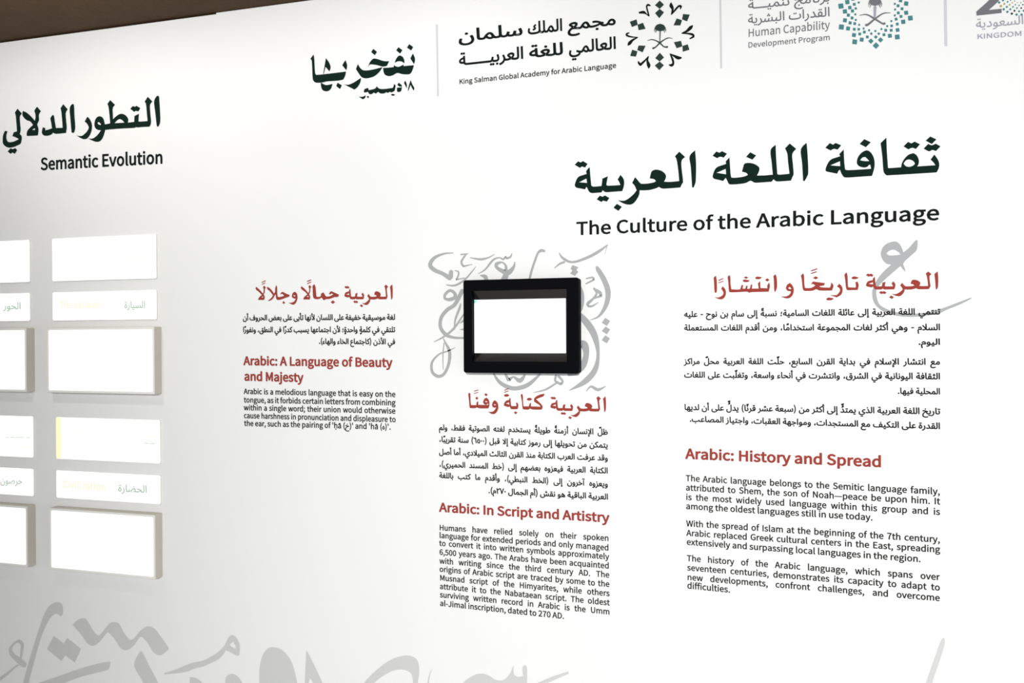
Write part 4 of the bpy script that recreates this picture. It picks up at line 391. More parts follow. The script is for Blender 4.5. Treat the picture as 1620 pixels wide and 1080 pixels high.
[1,65265,380,[15,-1,17,25,24,55,36,88,72,74,63,47,58,24,56,3,58,-15,64,-31,74,-44,88,-55,104,-64,123,-70,143,-74,166,-75,188,-74,210,-72,229,-67,253,-58,274,-47,289,-35,300,-22,307,-10,309,1,307,7,301,13,291,18,279,23,250,34,235,41,222,48,209,57,200,67,193,80,191,94,194,114,201,135,213,154,229,172,248,187,269,199,291,207,315,210,334,208,351,204,363,198,372,193,356,158,337,165,326,168,315,169,300,167,285,163,271,156,258,147,247,136,239,125,233,113,231,101,233,92,240,85,250,78,263,72,292,60,322,46,335,38,345,30,351,19,354,7,350,-12,341,-33,331,-47,319,-60,304,-73,286,-85,267,-95,244,-104,220,-111,192,-115,163,-116,143,-115,123,-113,105,-109,88,-104,72,-96,58,-88,40,-72,26,-52,20,-36,16,-19],[214,-211,204,-209,196,-203,191,-195,189,-186,191,-177,196,-169,204,-163,214,-161,223,-163,231,-169,237,-177,239,-186,237,-195,231,-203,223,-209],[146,-211,136,-209,128,-203,122,-195,121,-186,122,-177,128,-169,136,-163,146,-161,155,-163,163,-169,168,-177,170,-186,168,-195,163,-203,155,-209]],
[1,65266,368,[15,-1,17,25,24,55,36,88,72,74,63,47,58,24,56,3,58,-16,65,-33,76,-46,91,-57,109,-65,129,-71,151,-74,174,-76,193,-75,211,-73,228,-71,252,-64,273,-56,290,-46,303,-35,311,-23,314,-10,313,-4,309,2,303,7,294,13,270,22,238,32,248,74,294,57,329,46,355,40,373,39,382,37,388,33,392,26,393,19,391,11,386,4,378,-1,368,-3,362,-3,356,-3,350,-3,351,-10,352,-17,348,-35,339,-53,323,-70,302,-85,284,-94,264,-101,242,-108,218,-112,192,-115,163,-116,137,-115,113,-110,90,-103,69,-93,51,-81,36,-65,24,-46,17,-25],[199,-211,189,-209,181,-203,176,-195,174,-186,176,-177,181,-169,189,-163,199,-161,208,-163,216,-169,222,-177,224,-186,222,-195,216,-203,208,-209],[131,-211,121,-209,113,-203,107,-195,106,-186,107,-177,113,-169,121,-163,131,-161,140,-163,148,-169,153,-177,155,-186,153,-195,148,-203,140,-209]],
[1,65267,150,[0,-3,5,39,31,39,51,41,65,45,75,52,80,64,82,82,81,95,78,111,67,148,53,186,93,202,106,165,116,125,119,106,120,89,118,66,113,47,104,31,91,19,75,9,54,3,38,0,20,-2],[92,-97,83,-95,75,-90,69,-82,68,-73,69,-63,75,-55,83,-49,92,-47,102,-49,110,-55,115,-63,117,-73,115,-82,110,-90,102,-95],[24,-97,14,-95,6,-90,1,-82,-1,-73,1,-63,6,-55,14,-49,24,-47,33,-49,41,-55,47,-63,49,-73,47,-82,41,-90,33,-95]],
[1,65268,187,[0,-3,5,39,27,39,44,42,56,48,65,57,72,70,77,88,88,142,127,134,123,114,118,92,117,74,118,60,120,54,125,49,134,44,147,41,166,39,191,39,201,37,207,33,210,26,212,19,210,11,205,4,196,-1,186,-3,159,-2,138,1,122,5,111,11,103,18,98,27,92,50,107,49,99,34,90,22,80,14,69,7,55,2,40,-1],[126,-97,116,-95,108,-90,103,-82,101,-73,103,-63,108,-55,116,-49,126,-47,135,-49,143,-55,149,-63,151,-73,149,-82,143,-90,135,-95],[58,-97,48,-95,40,-90,34,-82,33,-73,34,-63,40,-55,48,-49,58,-47,67,-49,75,-55,80,-63,82,-73,80,-82,75,-90,67,-95]],
[1,65271,291,[197,268,195,295,191,326,187,352,231,357,234,331,237,299,238,272,237,248,234,225,230,203,224,181,216,159,206,139,200,128,189,112,178,97,165,82,151,68,135,54,117,41,180,41,195,42,206,45,214,50,218,57,221,64,222,72,217,87,205,105,193,119,178,134,161,150,141,167,119,184,96,203,20,259,44,292,125,230,147,212,167,195,185,180,201,165,215,151,227,138,241,119,251,101,257,84,259,68,258,56,255,45,250,33,242,23,231,13,216,6,197,2,173,0,58,0,58,41,89,65,117,89,139,113,158,136,172,161,183,185,191,212,195,239],[13,318,7,345,28,350,46,355,44,344,31,350,19,361,10,375,7,391,9,404,14,416,23,425,33,431,45,435,59,436,70,435,82,432,78,407,69,409,59,410,48,409,41,405,36,400,34,392,36,382,41,374,48,367,56,362,64,359,71,358,50,356,75,363,97,370,105,345,76,336,44,326]],
[1,65273,291,[197,268,195,295,191,326,187,352,231,357,234,331,237,299,238,272,237,248,234,225,230,203,224,181,216,159,206,139,200,128,189,112,178,97,165,82,151,68,135,54,117,41,180,41,195,42,206,45,214,50,218,57,221,64,222,72,217,87,205,105,193,119,178,134,161,150,141,167,119,184,96,203,20,259,44,292,125,230,147,212,167,195,185,180,201,165,215,151,227,138,241,119,251,101,257,84,259,68,258,56,255,45,250,33,242,23,231,13,216,6,197,2,173,0,58,0,58,41,89,65,117,89,139,113,158,136,172,161,183,185,191,212,195,239],[49,-152,43,-125,64,-120,82,-115,79,-126,66,-119,54,-109,45,-95,43,-79,44,-65,50,-54,58,-45,69,-39,81,-35,94,-34,106,-35,118,-38,114,-63,104,-61,94,-60,84,-61,76,-64,71,-70,70,-78,71,-87,76,-95,84,-102,92,-107,100,-110,106,-112,86,-114,111,-106,132,-99,140,-125,112,-134,79,-144]],
[1,65275,291,[197,268,195,295,191,326,187,352,231,357,234,331,237,299,238,272,237,248,234,225,230,203,224,181,216,159,206,139,200,128,189,112,178,97,165,82,151,68,135,54,117,41,180,41,195,42,206,45,214,50,218,57,221,64,222,72,217,87,205,105,193,119,178,134,161,150,141,167,119,184,96,203,20,259,44,292,125,230,147,212,167,195,185,180,201,165,215,151,227,138,241,119,251,101,257,84,259,68,258,56,255,45,250,33,242,23,231,13,216,6,197,2,173,0,58,0,58,41,89,65,117,89,139,113,158,136,172,161,183,185,191,212,195,239]],
[1,65276,299,[300,-3,272,-1,250,3,233,9,220,18,211,30,205,45,202,63,200,84,190,357,231,357,241,100,243,78,246,62,252,51,263,44,280,40,305,39,314,37,320,33,323,26,325,19,323,11,318,4,310,-1],[71,-3,44,0,25,3,30,43,53,40,74,40,95,41,114,44,132,50,148,58,162,69,174,84,184,102,191,123,196,148,197,177,221,117,216,97,210,80,203,64,190,45,175,30,159,18,142,10,124,4,106,0],[179,66,170,83,157,102,122,148,108,164,92,181,76,199,58,216,40,234,20,252,47,281,106,222,151,171,184,128,208,92]],
[1,1632,148,[78,104,63,121,49,134,33,148,69,186,94,164,115,141]],
[1,1634,244,[111,3,70,-2,68,25,65,75,58,140,50,211,39,277,35,297,30,314,26,330,65,341,71,320,77,298,82,273,87,247,91,221,95,194,103,115,108,47],[131,236,107,237,87,242,69,248,55,257,55,298,71,288,89,282,109,277,129,276,152,278,162,280,172,285,179,293,186,304,191,319,195,339,229,333,226,309,220,289,213,274,197,256,178,244,156,238]],
[1,1637,266,[133,-3,109,-1,89,5,72,13,59,25,49,39,42,56,37,75,34,95,33,117,33,135,36,153,40,171,48,194,60,216,75,233,92,246,112,255,133,258,155,255,174,246,191,233,206,216,218,194,226,171,230,153,233,135,234,117,233,95,230,75,225,56,217,39,207,25,194,13,177,4,157,-1],[133,38,151,40,165,44,175,52,183,61,188,72,191,84,194,110,193,130,190,149,185,167,178,183,170,197,160,208,147,214,133,217,119,214,107,208,96,197,88,183,81,167,76,149,73,130,73,110,74,93,77,76,83,61,94,49,110,41]],
[1,1638,252,[183,-3,176,41,165,111,155,198,153,230,151,263,151,296,167,320,187,334,190,268,197,190,206,113,215,46,222,3],[184,294,164,290,141,287,118,285,94,285,71,287,48,290,28,296,10,303,18,341,37,335,60,330,85,327,109,327,155,329,187,334]],
[1,1639,289,[123,-3,133,37,139,61,146,86,154,112,181,194,211,274,240,343,279,327,252,264,224,195,198,125,177,59,171,39,166,21,162,4],[123,-3,106,58,85,126,62,197,36,266,10,330,50,346,79,273,108,197,133,121,139,97,145,73,151,50,160,4]],
[1,1548,164,[80,-2,65,1,58,5,51,11,47,19,45,31,46,44,50,57,63,85,78,112,108,96,98,77,90,59,87,48,97,44,104,39,108,32,109,26,107,15,102,6,93,0]],
[1,1563,172,[45,128,42,133,53,171,68,212,85,250,117,250,108,209,99,166,92,128],[67,-7,55,-5,45,1,38,12,36,27,38,43,45,53,55,59,67,61,79,59,89,53,96,43,98,27,96,12,89,1,79,-5]],
[1,1611,46,[20,354,20,381,132,415,132,386],[20,301,20,329,132,362,132,334]],
[1,1615,44,[13,291,9,315,30,317,48,321,64,326,82,334,95,345,102,356,105,367,103,376,101,382,96,387,89,389,82,387,76,383,72,377,71,370,73,361,79,353,88,346,99,341,84,325,69,332,56,342,48,355,45,370,48,387,57,401,71,411,89,414,107,411,120,400,127,386,130,369,126,348,116,330,98,315,75,303,56,297,36,293]],
[1,1617,62,[46,296,29,299,20,309,15,322,13,337,14,349,16,363,41,370,39,354,38,342,39,333,41,328,45,324,51,323,57,325,63,331,67,342,69,362,69,377,92,386,92,356,93,349,95,343,100,339,107,338,115,339,119,344,121,350,122,357,120,375,115,392,137,399,142,389,145,377,148,366,149,355,146,339,139,325,127,315,111,312,96,314,85,320,78,329,76,340,87,336,84,320,75,307,62,298]],
[1,1613,46,[20,-86,20,-58,132,-25,132,-53],[20,-138,20,-110,132,-77,132,-106]],
[1,32,130],
[1,1600,135,[0,-3,5,39,140,39,149,37,155,33,159,26,160,19,158,11,153,4,145,-1,135,-3]],
]
G = {'LA'[g[0]]+chr(g[1]): (g[2]/500, [[(c[i]/500, c[i+1]/500) for i in range(0, len(c), 2)] for c in g[3:]]) for g in GLYPHS}
TRI = {}
def tri(key, bold):
    k = (key, bold)
    if k not in TRI:
        V, T = fill(G[key][1], bold) if G[key][1] else ([], [])
        TRI[k] = ([(v[0], v[1], v[2] if len(v) > 2 else 0) for v in V], T)
    return TRI[k]
# joining forms of the Arabic letters: letter -> code of its isolated form, and whether it joins to the left
AR = {}
code = 0xFE80
for ch, k in zip('ءآأؤإئابةتثجحخدذرزسشصضطظعغفقكلمنهوىي', (1,2,2,2,2,4,2,4,2,4,4,4,4,4,2,2,2,2,4,4,4,4,4,4,4,4,4,4,4,4,4,4,4,2,2,4)):
    AR[ch] = (code, k); code += k
MARKS = '\u064B\u064C\u064D\u064E\u064F\u0650\u0651\u0652'
LAMALEF = {'آ': 0xFEF5, 'أ': 0xFEF7, 'إ': 0xFEF9, 'ا': 0xFEFB}
def shape(word):                 # logical letters -> glyphs from right to left
    w = []; 
    for ch in word:
        if ch in MARKS and w: w[-1][1].append(ch)
        else: w.append([ch, []])
    i = 0; u = []
    while i < len(w):
        if w[i][0] == 'ل' and i+1 < len(w) and w[i+1][0] in LAMALEF:
            u.append((('LA', w[i+1][0]), w[i][1]+w[i+1][1])); i += 2
        else: u.append((w[i][0], w[i][1])); i += 1
    def joins_next(c): return c == '\u0640' or (not isinstance(c, tuple) and c in AR and AR[c][1] == 4)
    def joins_prev(c): return c == '\u0640' or isinstance(c, tuple) or (c in AR and AR[c][1] >= 2)
    out = []
    for i, (c, mk) in enumerate(u):
        pj = i > 0 and joins_next(u[i-1][0]) and joins_prev(c)
        nj = i+1 < len(u) and joins_next(c) and joins_prev(u[i+1][0])
        if isinstance(c, tuple): g = chr(LAMALEF[c[1]]+(1 if pj else 0))
        elif c in AR:
            b = AR[c][0]; g = chr(b+(3 if pj and nj else 2 if nj else 1 if pj else 0))
        else: g = c
        out.append((g, mk))
    return out
def layout(word, font):          # -> [(key, x, y)], width; x grows to the right
    items = []; x = 0.0
    if font == 'L':
        for c in word:
            f = 'L'
            if 0x600 < ord(c) < 0x700: f = 'A'; c = shape(c)[0][0]
            if c in '\u0101\u1E25':              # a with a bar above, h with a dot below
                b = 'La' if c == '\u0101' else 'Lh'; w = G[b][0]; items.append((b, x, 0))
                if b == 'La': items.append(('L-', x+(w-G['L-'][0])/2, 0.36))
                else: items.append(('L.', x+(w-G['L.'][0])/2, -0.20))
                x += w; continue
            items.append((f+c, x, 0)); x += G[f+c][0]
        return items, x
    if all(c in '٠١٢٣٤٥٦٧٨٩0123456789' for c in word): seq = [(c, []) for c in word]
    else:
        seq = shape(word)[::-1]
        run = []; fixed = []     # keep digit runs left to right
        for s in seq:
            if s[0] in '٠١٢٣٤٥٦٧٨٩': run.insert(0, s)
            else: fixed += run; run = []; fixed.append(s)
        seq = fixed+run
        seq = [({'(': '(', ')': ')'}.get(g, g), mk) if g not in '()' else ({'(': ')', ')': '('}[g], mk) for g, mk in seq]
    for g, mk in seq:
        key = ('L' if g in '()-.' else 'A')+g
        a, L = G[key]; items.append((key, x, 0))
        top = max((p[1] for c in L for p in c), default=0); h = 0
        for m in mk:
            ma, ML = G['A'+m]; mx = [p[0] for c in ML for p in c]; my = [p[1] for c in ML for p in c]
            if m == '\u0650' or m == '\u064D': items.append(('A'+m, x+a/2-(min(mx)+max(mx))/2, 0))
            else:
                dy = max(0, top+0.03-min(my))+h; items.append(('A'+m, x+a/2-(min(mx)+max(mx))/2, dy)); h += max(my)-min(my)+0.03
        x += a
    return items, x
def text_line(P, font, s, p0, p1, em, bold=0.0, justify=True, xs=1.0, rtl=None, words_px=None):
    """one line between the measured baseline ends p0 (left) and p1 (right); em in photo pixels"""
    a, b = at(*p0), at(*p1); ux = (b-a).normalized(); Lw = (b-a).length
    mid = at((p0[0]+p1[0])/2, (p0[1]+p1[1])/2); up = at((p0[0]+p1[0])/2, (p0[1]+p1[1])/2-em)
    e = up.z-mid.z
    words = s.split(' '); rtl = (font == 'A') if rtl is None else rtl
    if rtl: words = words[::-1]
    lay = [layout(w, font) for w in words]; space = G[font+' '][0]
    tot = sum(w for _, w in lay)*e
    if justify and len(words) > 1:
        nat = tot+space*e*(len(words)-1)
        sx = xs
        gap = (Lw-tot*sx)/(len(words)-1)
        if gap < space*e*0.62*sx or not xs:
            sx = Lw/nat; gap = space*e*sx
    else: sx = Lw/(tot+space*e*(len(words)-1)); gap = space*e*sx
    x = 0.0
    for items, w in lay:
        for key, gx, gy in items:
            V, T = tri(key, bold)
            P.add([((a+ux*(x+(gx+vx)*e*sx)).x, (a+ux*(x+(gx+vx)*e*sx)).z+(gy+vy)*e, k) for vx, vy, k in V], T)
        x += w*e*sx+gap

# ------------------------------------------------------------------ the room shell
XL, XR = at(-1150, 543).x, at(2350, 543).x
TOP = (at(345, 20).z+at(480, 1.5).z+at(400, 12).z)/3
SEAM = at(342, 20).x
wall = obj('wall_back', *box(XL, XR, 0.004, 0.10, 0.0, TOP-0.006), 'edge', None, 'structure')
wall['label'] = 'white exhibition wall printed with lettering and emblems'
def panel(x0, x1, z1, lab):
    # thin laminate sheet with eased edges
    r0, r1 = rring(x0, x1, 0.002, z1, 0.0002, 1), rring(x0, x1, 0.002, z1-0.001, 0.0002, 1)
    v, f = rings([(r1, 0.0), (r0, 0.0008), (r0, 0.004)])
    return obj('wall_panel', v, f, 'wall', wall)
panel(XL, SEAM, TOP-0.0035, '')
panel(SEAM, XR, TOP, '')
v, f = box(XL, XR, -5.0, 2.2, -0.05, 0.0); obj('floor', v, f, 'floor', None, 'structure')
v, f = box(XL, XR, -5.0, 2.2, TOP+0.0015, TOP+0.10); obj('ceiling', v, f, 'ceiling', None, 'structure')

# ------------------------------------------------------------------ header lettering and logos
PY, OY = -0.0009, -0.0004        # print films lie just proud of the sheet
A1 = (900, 250, 7.364); A2 = (880, 200, 5.0625)
def word(P, o, *shapes, corner=50):
    """each shape: outline text, or (outline, hole, hole...)"""
    for s in shapes:
        P.px([crop(*o, t) for t in ((s,) if isinstance(s, str) else s)], corner)
T_ALEF = "1112,192 1120,300 1118,430 1112,460 1100,490 1088,487 1078,330 1068,240"
T_LAR = "1286,-74 1354,-12 1310,50 1330,265 1318,300 1298,343 1180,352 1090,355 1048,335 1020,350 950,370 880,376 825,375 818,430 785,490 745,532 700,543 640,530 570,492 640,497 690,475 750,425 790,375 765,320 737,290 772,222 800,255 835,295 860,300 920,297 990,283 1015,268 990,245 942,238 960,165 985,142 1025,135 1080,150 1118,180 1132,210 1125,245 1108,275 1180,278 1285,268 1275,150 1256,22 1235,-19"
T_BYT = "602,195 635,240 645,280 640,330 622,385 520,392 430,397 395,375 380,400 320,405 265,407 235,390 215,350 205,335 188,365 140,355 90,345 70,322 75,290 95,240 120,215 160,200 208,185 203,150 243,105 250,200 262,320 290,333 380,325 388,270 390,240 455,212 440,290 438,310 460,322 600,315 585,275 568,250"
T_HOLE = "118,282 205,238 212,290"
T_DOTS = ["68,78 108,38 138,52 165,35 218,68 190,110 150,98 130,115", "325,480 362,437 392,452 420,435 472,465 442,508 400,495 378,512", "520,578 560,533 618,568 578,615"]
def arabiyya(P, f=lambda x, y: (x, y)):
    """the word al-arabiyya, drawn once at title size and mapped onto the smaller headings"""
    for o, cs in [(A2, (T_ALEF,)), (A1, (T_LAR,)), (A1, (T_BYT, T_HOLE))]+[(A1, (d,)) for d in T_DOTS]:
        P.px([[f(*p) for p in crop(*o, t)] for t in cs])
P = Print(PY)
arabiyya(P)
o2 = (1110, 220, 8.526)
word(P, o2, "1415,50 1428,200 1438,440 1420,510 1385,570 1368,560 1355,330 1338,140",
 ("1187,60 1275,132 1222,205 1232,350 1240,470 1225,510 1205,560 1100,568 1010,570 970,540 945,575 830,583 720,588 660,562 600,590 520,605 400,612 365,600 345,560 325,522 290,565 230,550 170,535 148,510 155,470 180,410 215,375 270,355 330,335 325,300 375,248 383,360 395,500 425,522 520,515 590,500 625,482 600,455 545,440 570,345 600,325 655,323 715,338 765,370 780,400 770,445 745,492 850,490 960,480 945,320 930,150 998,78 1005,250 1020,470 1050,480 1185,468 1165,300 1155,195 1125,125", "200,455 325,402 330,475"),
 "600,240 655,178 735,222 685,278", "148,225 198,168 240,185 275,163 342,197 298,250 250,238 210,258")
o3 = (1290, 205, 7.714)
word(P, o3, ("1450,305 1495,370 1510,430 1500,480 1478,522 1200,540 900,557 865,555 840,530 828,490 815,320 795,165 865,98 872,280 885,465 905,470 1045,460 1055,410 1090,350 1140,305 1195,288 1235,315 1260,370 1258,420 1240,450 1465,435 1440,400 1405,365", "1075,415 1105,375 1150,365 1195,385 1215,415 1190,440 1145,455 1100,445"),
 ("635,255 675,280 710,340 722,410 715,480 690,565 540,575 375,585 335,565 310,520 300,490 285,500 265,538 200,525 135,510 123,490 135,445 165,390 200,360 250,342 303,325 290,300 345,242 350,370 360,480 390,495 540,488 680,478 670,430 655,430 630,455 590,462 540,450 512,425 505,390 520,335 560,285 600,260", "545,375 575,340 610,335 650,375 655,385 600,385", "180,437 300,385 302,447"),
 "540,175 595,117 675,155 615,215", "120,222 175,165 215,185 245,163 315,192 270,245 225,235 185,255", "1075,205 1130,150 1170,170 1210,147 1275,180 1225,237 1180,222 1135,242", "1345,135 1400,85 1475,120 1420,176", "1320,232 1375,175 1418,192 1465,172 1525,205 1470,262 1425,248 1385,265")
P.build('title_lettering', 'green', wall, 'large dark green Arabic title at upper right')

P = Print(PY)
text_line(P, 'L', 'The Culture of the Arabic Language', (911.6, 371.5), (1486.5, 347.5), 28.8, 0.021, False)
P.build('title_lettering', 'ink', wall, 'English title The Culture of the Arabic Language')

P = Print(PY)
o4 = (120, 145, 11.172); o5 = (0, 150, 12.46)
word(P, o4, "1460,75 1475,120 1495,480 1480,580 1460,618 1435,600 1410,380 1388,175 1430,85",
 ("1275,90 1355,175 1312,240 1320,400 1332,520 1320,590 1300,620 1180,625 1085,632 1060,620 1035,640 800,652 520,675 505,740 480,810 440,865 400,885 330,878 220,828 290,830 350,800 400,750 450,682 390,675 345,640 332,580 345,500 380,450 430,435 475,460 500,510 515,580 610,560 600,430 580,265 560,220 610,150 695,232 655,290 655,400 660,490 700,450 760,405 815,392 870,410 910,450 930,500 920,548 1035,535 1040,430 1118,392 1112,450 1108,520 1130,530 1272,520 1258,380 1245,230 1220,175", "685,558 740,500 785,483 830,510 860,548", "385,550 410,535 448,575 440,590 400,575"),
 "205,445 240,475 275,540 288,620 270,720 220,810 165,840 100,825 15,775 100,785 160,745 210,690 232,630 200,565 160,530", "965,305 1010,255 1050,265 1075,250 1142,290 1105,352 1065,340 1035,358")
word(P, o5, "1440,180 1462,210 1470,400 1485,620 1475,710 1450,755 1415,740 1395,500 1378,280 1410,200",
 "1250,185 1338,285 1300,355 1305,500 1318,640 1305,750 1200,762 1100,768 1050,745 1010,785 930,808 860,795 832,750 835,700 850,640 895,655 895,700 960,685 1030,660 1015,560 1000,460 1045,395 1068,420 1085,540 1108,655 1240,650 1230,500 1212,320 1195,270",
 ("735,235 812,325 770,390 770,500 738,580 755,640 762,700 750,800 640,808 540,812 530,780 545,710 600,645 655,595 620,545 580,515 540,505 490,465 455,420 445,370 460,318 520,345 590,400 650,465 690,515 705,450 700,370 685,310", "640,690 670,665 700,668 690,695"),
 "350,275 435,370 395,430 400,560 410,700 392,770 432,825 415,950 360,990 280,1025 190,1040 120,1020 70,970 58,900 68,790 105,710 150,720 130,790 130,860 150,910 190,935 280,920 375,875 330,845 250,815 275,740 340,720 330,570 315,410 298,350")
word(P, (0, 130, 5.4), "68,592 92,565 112,572 132,563 148,580 128,612 108,600 92,612")
P.build('title_lettering', 'green', wall, 'dark green Arabic title at far left above the lit panels')
P = Print(PY)
text_line(P, 'L', 'Semantic Evolution', (64.4, 268.9), (258.5, 258.3), 26, 0.025, False)
P.build('title_lettering', 'ink', wall, 'English title Semantic Evolution')

P = Print(PY); o6 = (480, 60, 8.1)
word(P, o6, "1358,80 1408,118 1382,162 1328,125", "1220,120 1270,158 1240,202 1190,160", "898,142 945,180 915,222 870,182", "440,575 495,608 470,655 422,618",
 "1405,200 1432,270 1420,335 1400,310 1372,262", "1418,350 1400,410 1375,455 1340,468 1270,465 1205,450 1150,478 1100,490 1050,475 1030,440 1022,385 1090,382 1160,374 1160,348 1180,362 1220,372 1260,355 1285,342 1285,362",
 "1240,225 1275,245 1295,290 1292,330 1265,305 1215,300 1170,320 1190,270 1215,235", "910,265 960,275 1030,297 1100,300 1070,360 1015,368 950,350 880,340 850,345 825,385 850,320 880,280",
 "1015,375 980,430 920,485 850,512 790,518 745,500 710,455 675,400 700,335 730,385 770,415 840,415 920,400", "740,512 730,570 695,630 655,662 520,595 580,600 650,570",
 "130,215 140,260 150,440 170,475 280,465 420,448 548,432 535,490 510,535 440,548 300,558 255,570 170,575 135,555 120,510 110,300 88,275", "540,285 562,350 552,415 530,390 500,350",
 "290,260 330,315 350,375 335,430 310,400 285,370 265,450 255,465 270,380", "225,570 255,590 300,605 375,590 355,650 320,680 280,683 245,665 228,620",
 "1305,545 1325,590 1328,650 1312,620 1290,580", "1375,540 1400,600 1422,640 1415,678 1392,640 1375,600 1350,670 1340,678 1350,620", "1225,575 1260,605 1265,625 1225,620 1205,600", "1200,640 1265,632 1255,680 1225,695 1200,685",
 "1165,590 1185,610 1170,680 1130,700 1110,690 1085,705 1060,695 1040,710 990,712 960,690 930,715 905,700 870,722 840,715 830,690 790,700 775,690 785,655 830,640 840,670 920,650 940,618 975,650 1040,655 1150,640",
 "712,752 760,755 800,735 790,770 760,787", "1120,730 1145,718 1180,728 1150,742", "812,755 830,742 845,758 828,772")
P.build('slogan_lettering', 'green', wall, 'heavy dark green Arabic slogan with small date beneath, beside the first divider line')

P = Print(PY)
def yl(x, a, b): return a[1]+(b[1]-a[1])*(x-a[0])/(b[0]-a[0])
def words(P, ws, a, b, em, bold):
    for w, x0, x1 in ws: text_line(P, 'A', w, (x0, yl(x0, a, b)), (x1, yl(x1, a, b)), em, bold, False)
words(P, [('مجمع', 898.5, 975.5), ('الملك', 835, 890.5), ('سلمان', 725.5, 828)], (726, 66.5), (975, 39), 26.5, 0.022)
words(P, [('العالمي', 900, 975.5), ('للغة', 837, 892), ('العربيـــــة', 726, 829)], (726, 103.5), (975, 77), 26.5, 0.022)
text_line(P, 'L', 'King Salman Global Academy for Arabic Language', (726.3, 133.2), (975, 107.2), 10.4, 0.018, False)
P.build('logo_lettering', 'ink', wall, 'black Arabic and English academy name left of the green emblem')

def stroke_set(P, o, *ss):
    for s in ss: P.stroke(crop(*o, s))
def group(name, label):
    o = bpy.data.objects.new(name, None); C.objects.link(o); o.parent = wall; o['label'] = label; o.empty_display_size = 0.02; return o
em1 = group('round_emblem', 'round emblem of green diamonds and black flourishes around a palm')
e1 = (980, 0, 9.392)
for q in ("598,10 662,72 598,133 528,80", "598,134 662,185 592,272 530,197", "945,210 1045,220 1005,318 930,290", "850,275 930,302 905,380 805,378", "810,630 915,608 935,690 850,718", "936,685 1015,660 1040,740 940,770",
          "600,785 662,855 598,915 532,865", "598,916 660,970 592,1043 525,975", "155,325 255,290 272,370 185,402", "270,370 350,340 388,430 285,450", "285,678 388,682 345,778 265,745", "190,740 268,765 245,843 160,832"):
    P = Print(PY); P.px([crop(*e1, q)], sm=False); P.build('diamond', 'emgreen', em1)
for q in ("455,85,14 425,75,22 405,100,16 420,170,16 440,240,14 400,210,12 360,185,30 300,190,20", "768,45,10 768,85,38 790,140,24 770,220,10 820,160,18 880,95,20 915,95,24 905,140,8",
          "1085,385,14 1055,415,36 1000,465,24 925,497,10 1010,500,16 1085,515,24 1105,545,20 1050,575,14", "915,860,18 870,860,36 810,830,22 750,800,8 785,870,22 800,940,22 775,970,30 740,965,12",
          "435,1010,14 435,970,38 415,900,20 435,835,8 380,900,18 310,965,26 285,930,20 285,910,8", "130,670,14 150,645,34 200,595,22 275,557,8 180,550,14 115,530,20 110,505,20 150,487,8"):
    P = Print(PY); P.stroke([(x, y, w*1.4) for x, y, w in crop(*e1, q)]); P.build('flourish', 'ink', em1)
def palm(o, cx, cy, rx, ry, trunk, tw, swords, mp, mt, parent):
    P = Print(PY-2e-4)
    stroke_set(P, o, trunk); P.build('palm_trunk', mt, parent)
    P = Print(PY-4e-4)
    dome = [(cx+rx*0.80*math.cos(2*math.pi*k/16), cy-ry*0.12-ry*0.80*math.sin(2*math.pi*k/16)) for k in range(16)]
    P.px([[(o[0]+x/o[2], o[1]+y/o[2]) for x, y in dome]])
    for k in range(13):
        a = math.radians(-40+k*(260/12)); ex, ey = cx+rx*math.cos(a), cy-ry*math.sin(a)*1.0
        droop = ry*0.55*abs(math.cos(a))
        stroke_set(P, o, "%f,%f,%f %f,%f,%f %f,%f,%f" % (cx, cy, rx*0.3, cx+rx*0.62*math.cos(a), cy-ry*0.72*math.sin(a)-ry*0.12, rx*0.17, ex, ey+droop, rx*0.06))
    P.build('palm_crown', mp, parent)
    P = Print(PY-3e-4); stroke_set(P, o, *swords); P.build('crossed_swords', mp, parent)
palm(e1, 605, 420, 92, 66, "605,470,24 600,620,18", 0, ("790,575,4 730,565,12 670,590,14 600,640,20 540,700,16 500,720,26", "415,605,4 480,590,12 540,605,14 600,640,20 660,695,16 710,700,26"), 'emgreen', 'emgrey', em1)

for i, (a, b, w) in enumerate((((691, 39), (693, 152.5), 2.6), ((1139, -40), (1141, 108), 3.0), ((1494.5, -60), (1496.5, 73), 4.2))):
    P = Print(PY); P.px([[(a[0]-w/2, a[1]), (a[0]+w/2, a[1]), (b[0]+w/2, b[1]), (b[0]-w/2, b[1])]], sm=False)
    P.build('divider_line', 'line', wall)

P = Print(PY)
text_line(P, 'A', 'برنامج تنميـــة', (1183, 14.5), (1313.5, 2), 20, 0.008, False)
text_line(P, 'A', 'القدرات البشرية', (1183, 37.5), (1313.5, 25.5), 20, 0.008, False)
text_line(P, 'L', 'Human Capability', (1183, 58.7), (1313, 45.3), 17, 0.006, False)
text_line(P, 'L', 'Development Program', (1183, 75.8), (1313.5, 63.3), 11.6, 0.012, False)
P.build('logo_lettering', 'logogrey', wall, 'grey programme name left of the teal emblem')
em2 = group('star_emblem', 'star emblem of teal squares around a grey palm')
e2 = (1240, 0, 4.263); SQ = []
for t in "385,42,36 428,15,30 466,-6,24 412,78,30 445,52,24 475,30,20 505,18,14 435,103,22 463,75,22 485,58,16 412,138,28 460,122,20 482,98,14 388,183,36 433,193,28 447,155,22 478,160,20 485,135,14 475,198,20 508,168,14 505,198,18 538,193,14 473,237,28 512,230,20 543,217,20 575,205,14 478,283,34 525,268,28 563,250,20 590,228,16 617,210,14 587,278,28 620,250,20 640,228,16 658,197,14 621,308,34 652,270,28 675,235,20 687,205,20 697,177,14 715,242,28 724,205,20 727,175,18 765,250,34 767,203,26 765,163,20 725,143,14 757,130,20 805,148,30 790,112,20 748,105,14 853,123,34 825,87,28 772,88,20 750,65,14 797,60,20 825,25,30 770,40,20 748,27,14 787,5,24".split():
    x, y, w = map(float, t.split(',')); SQ.append((x, y, w))
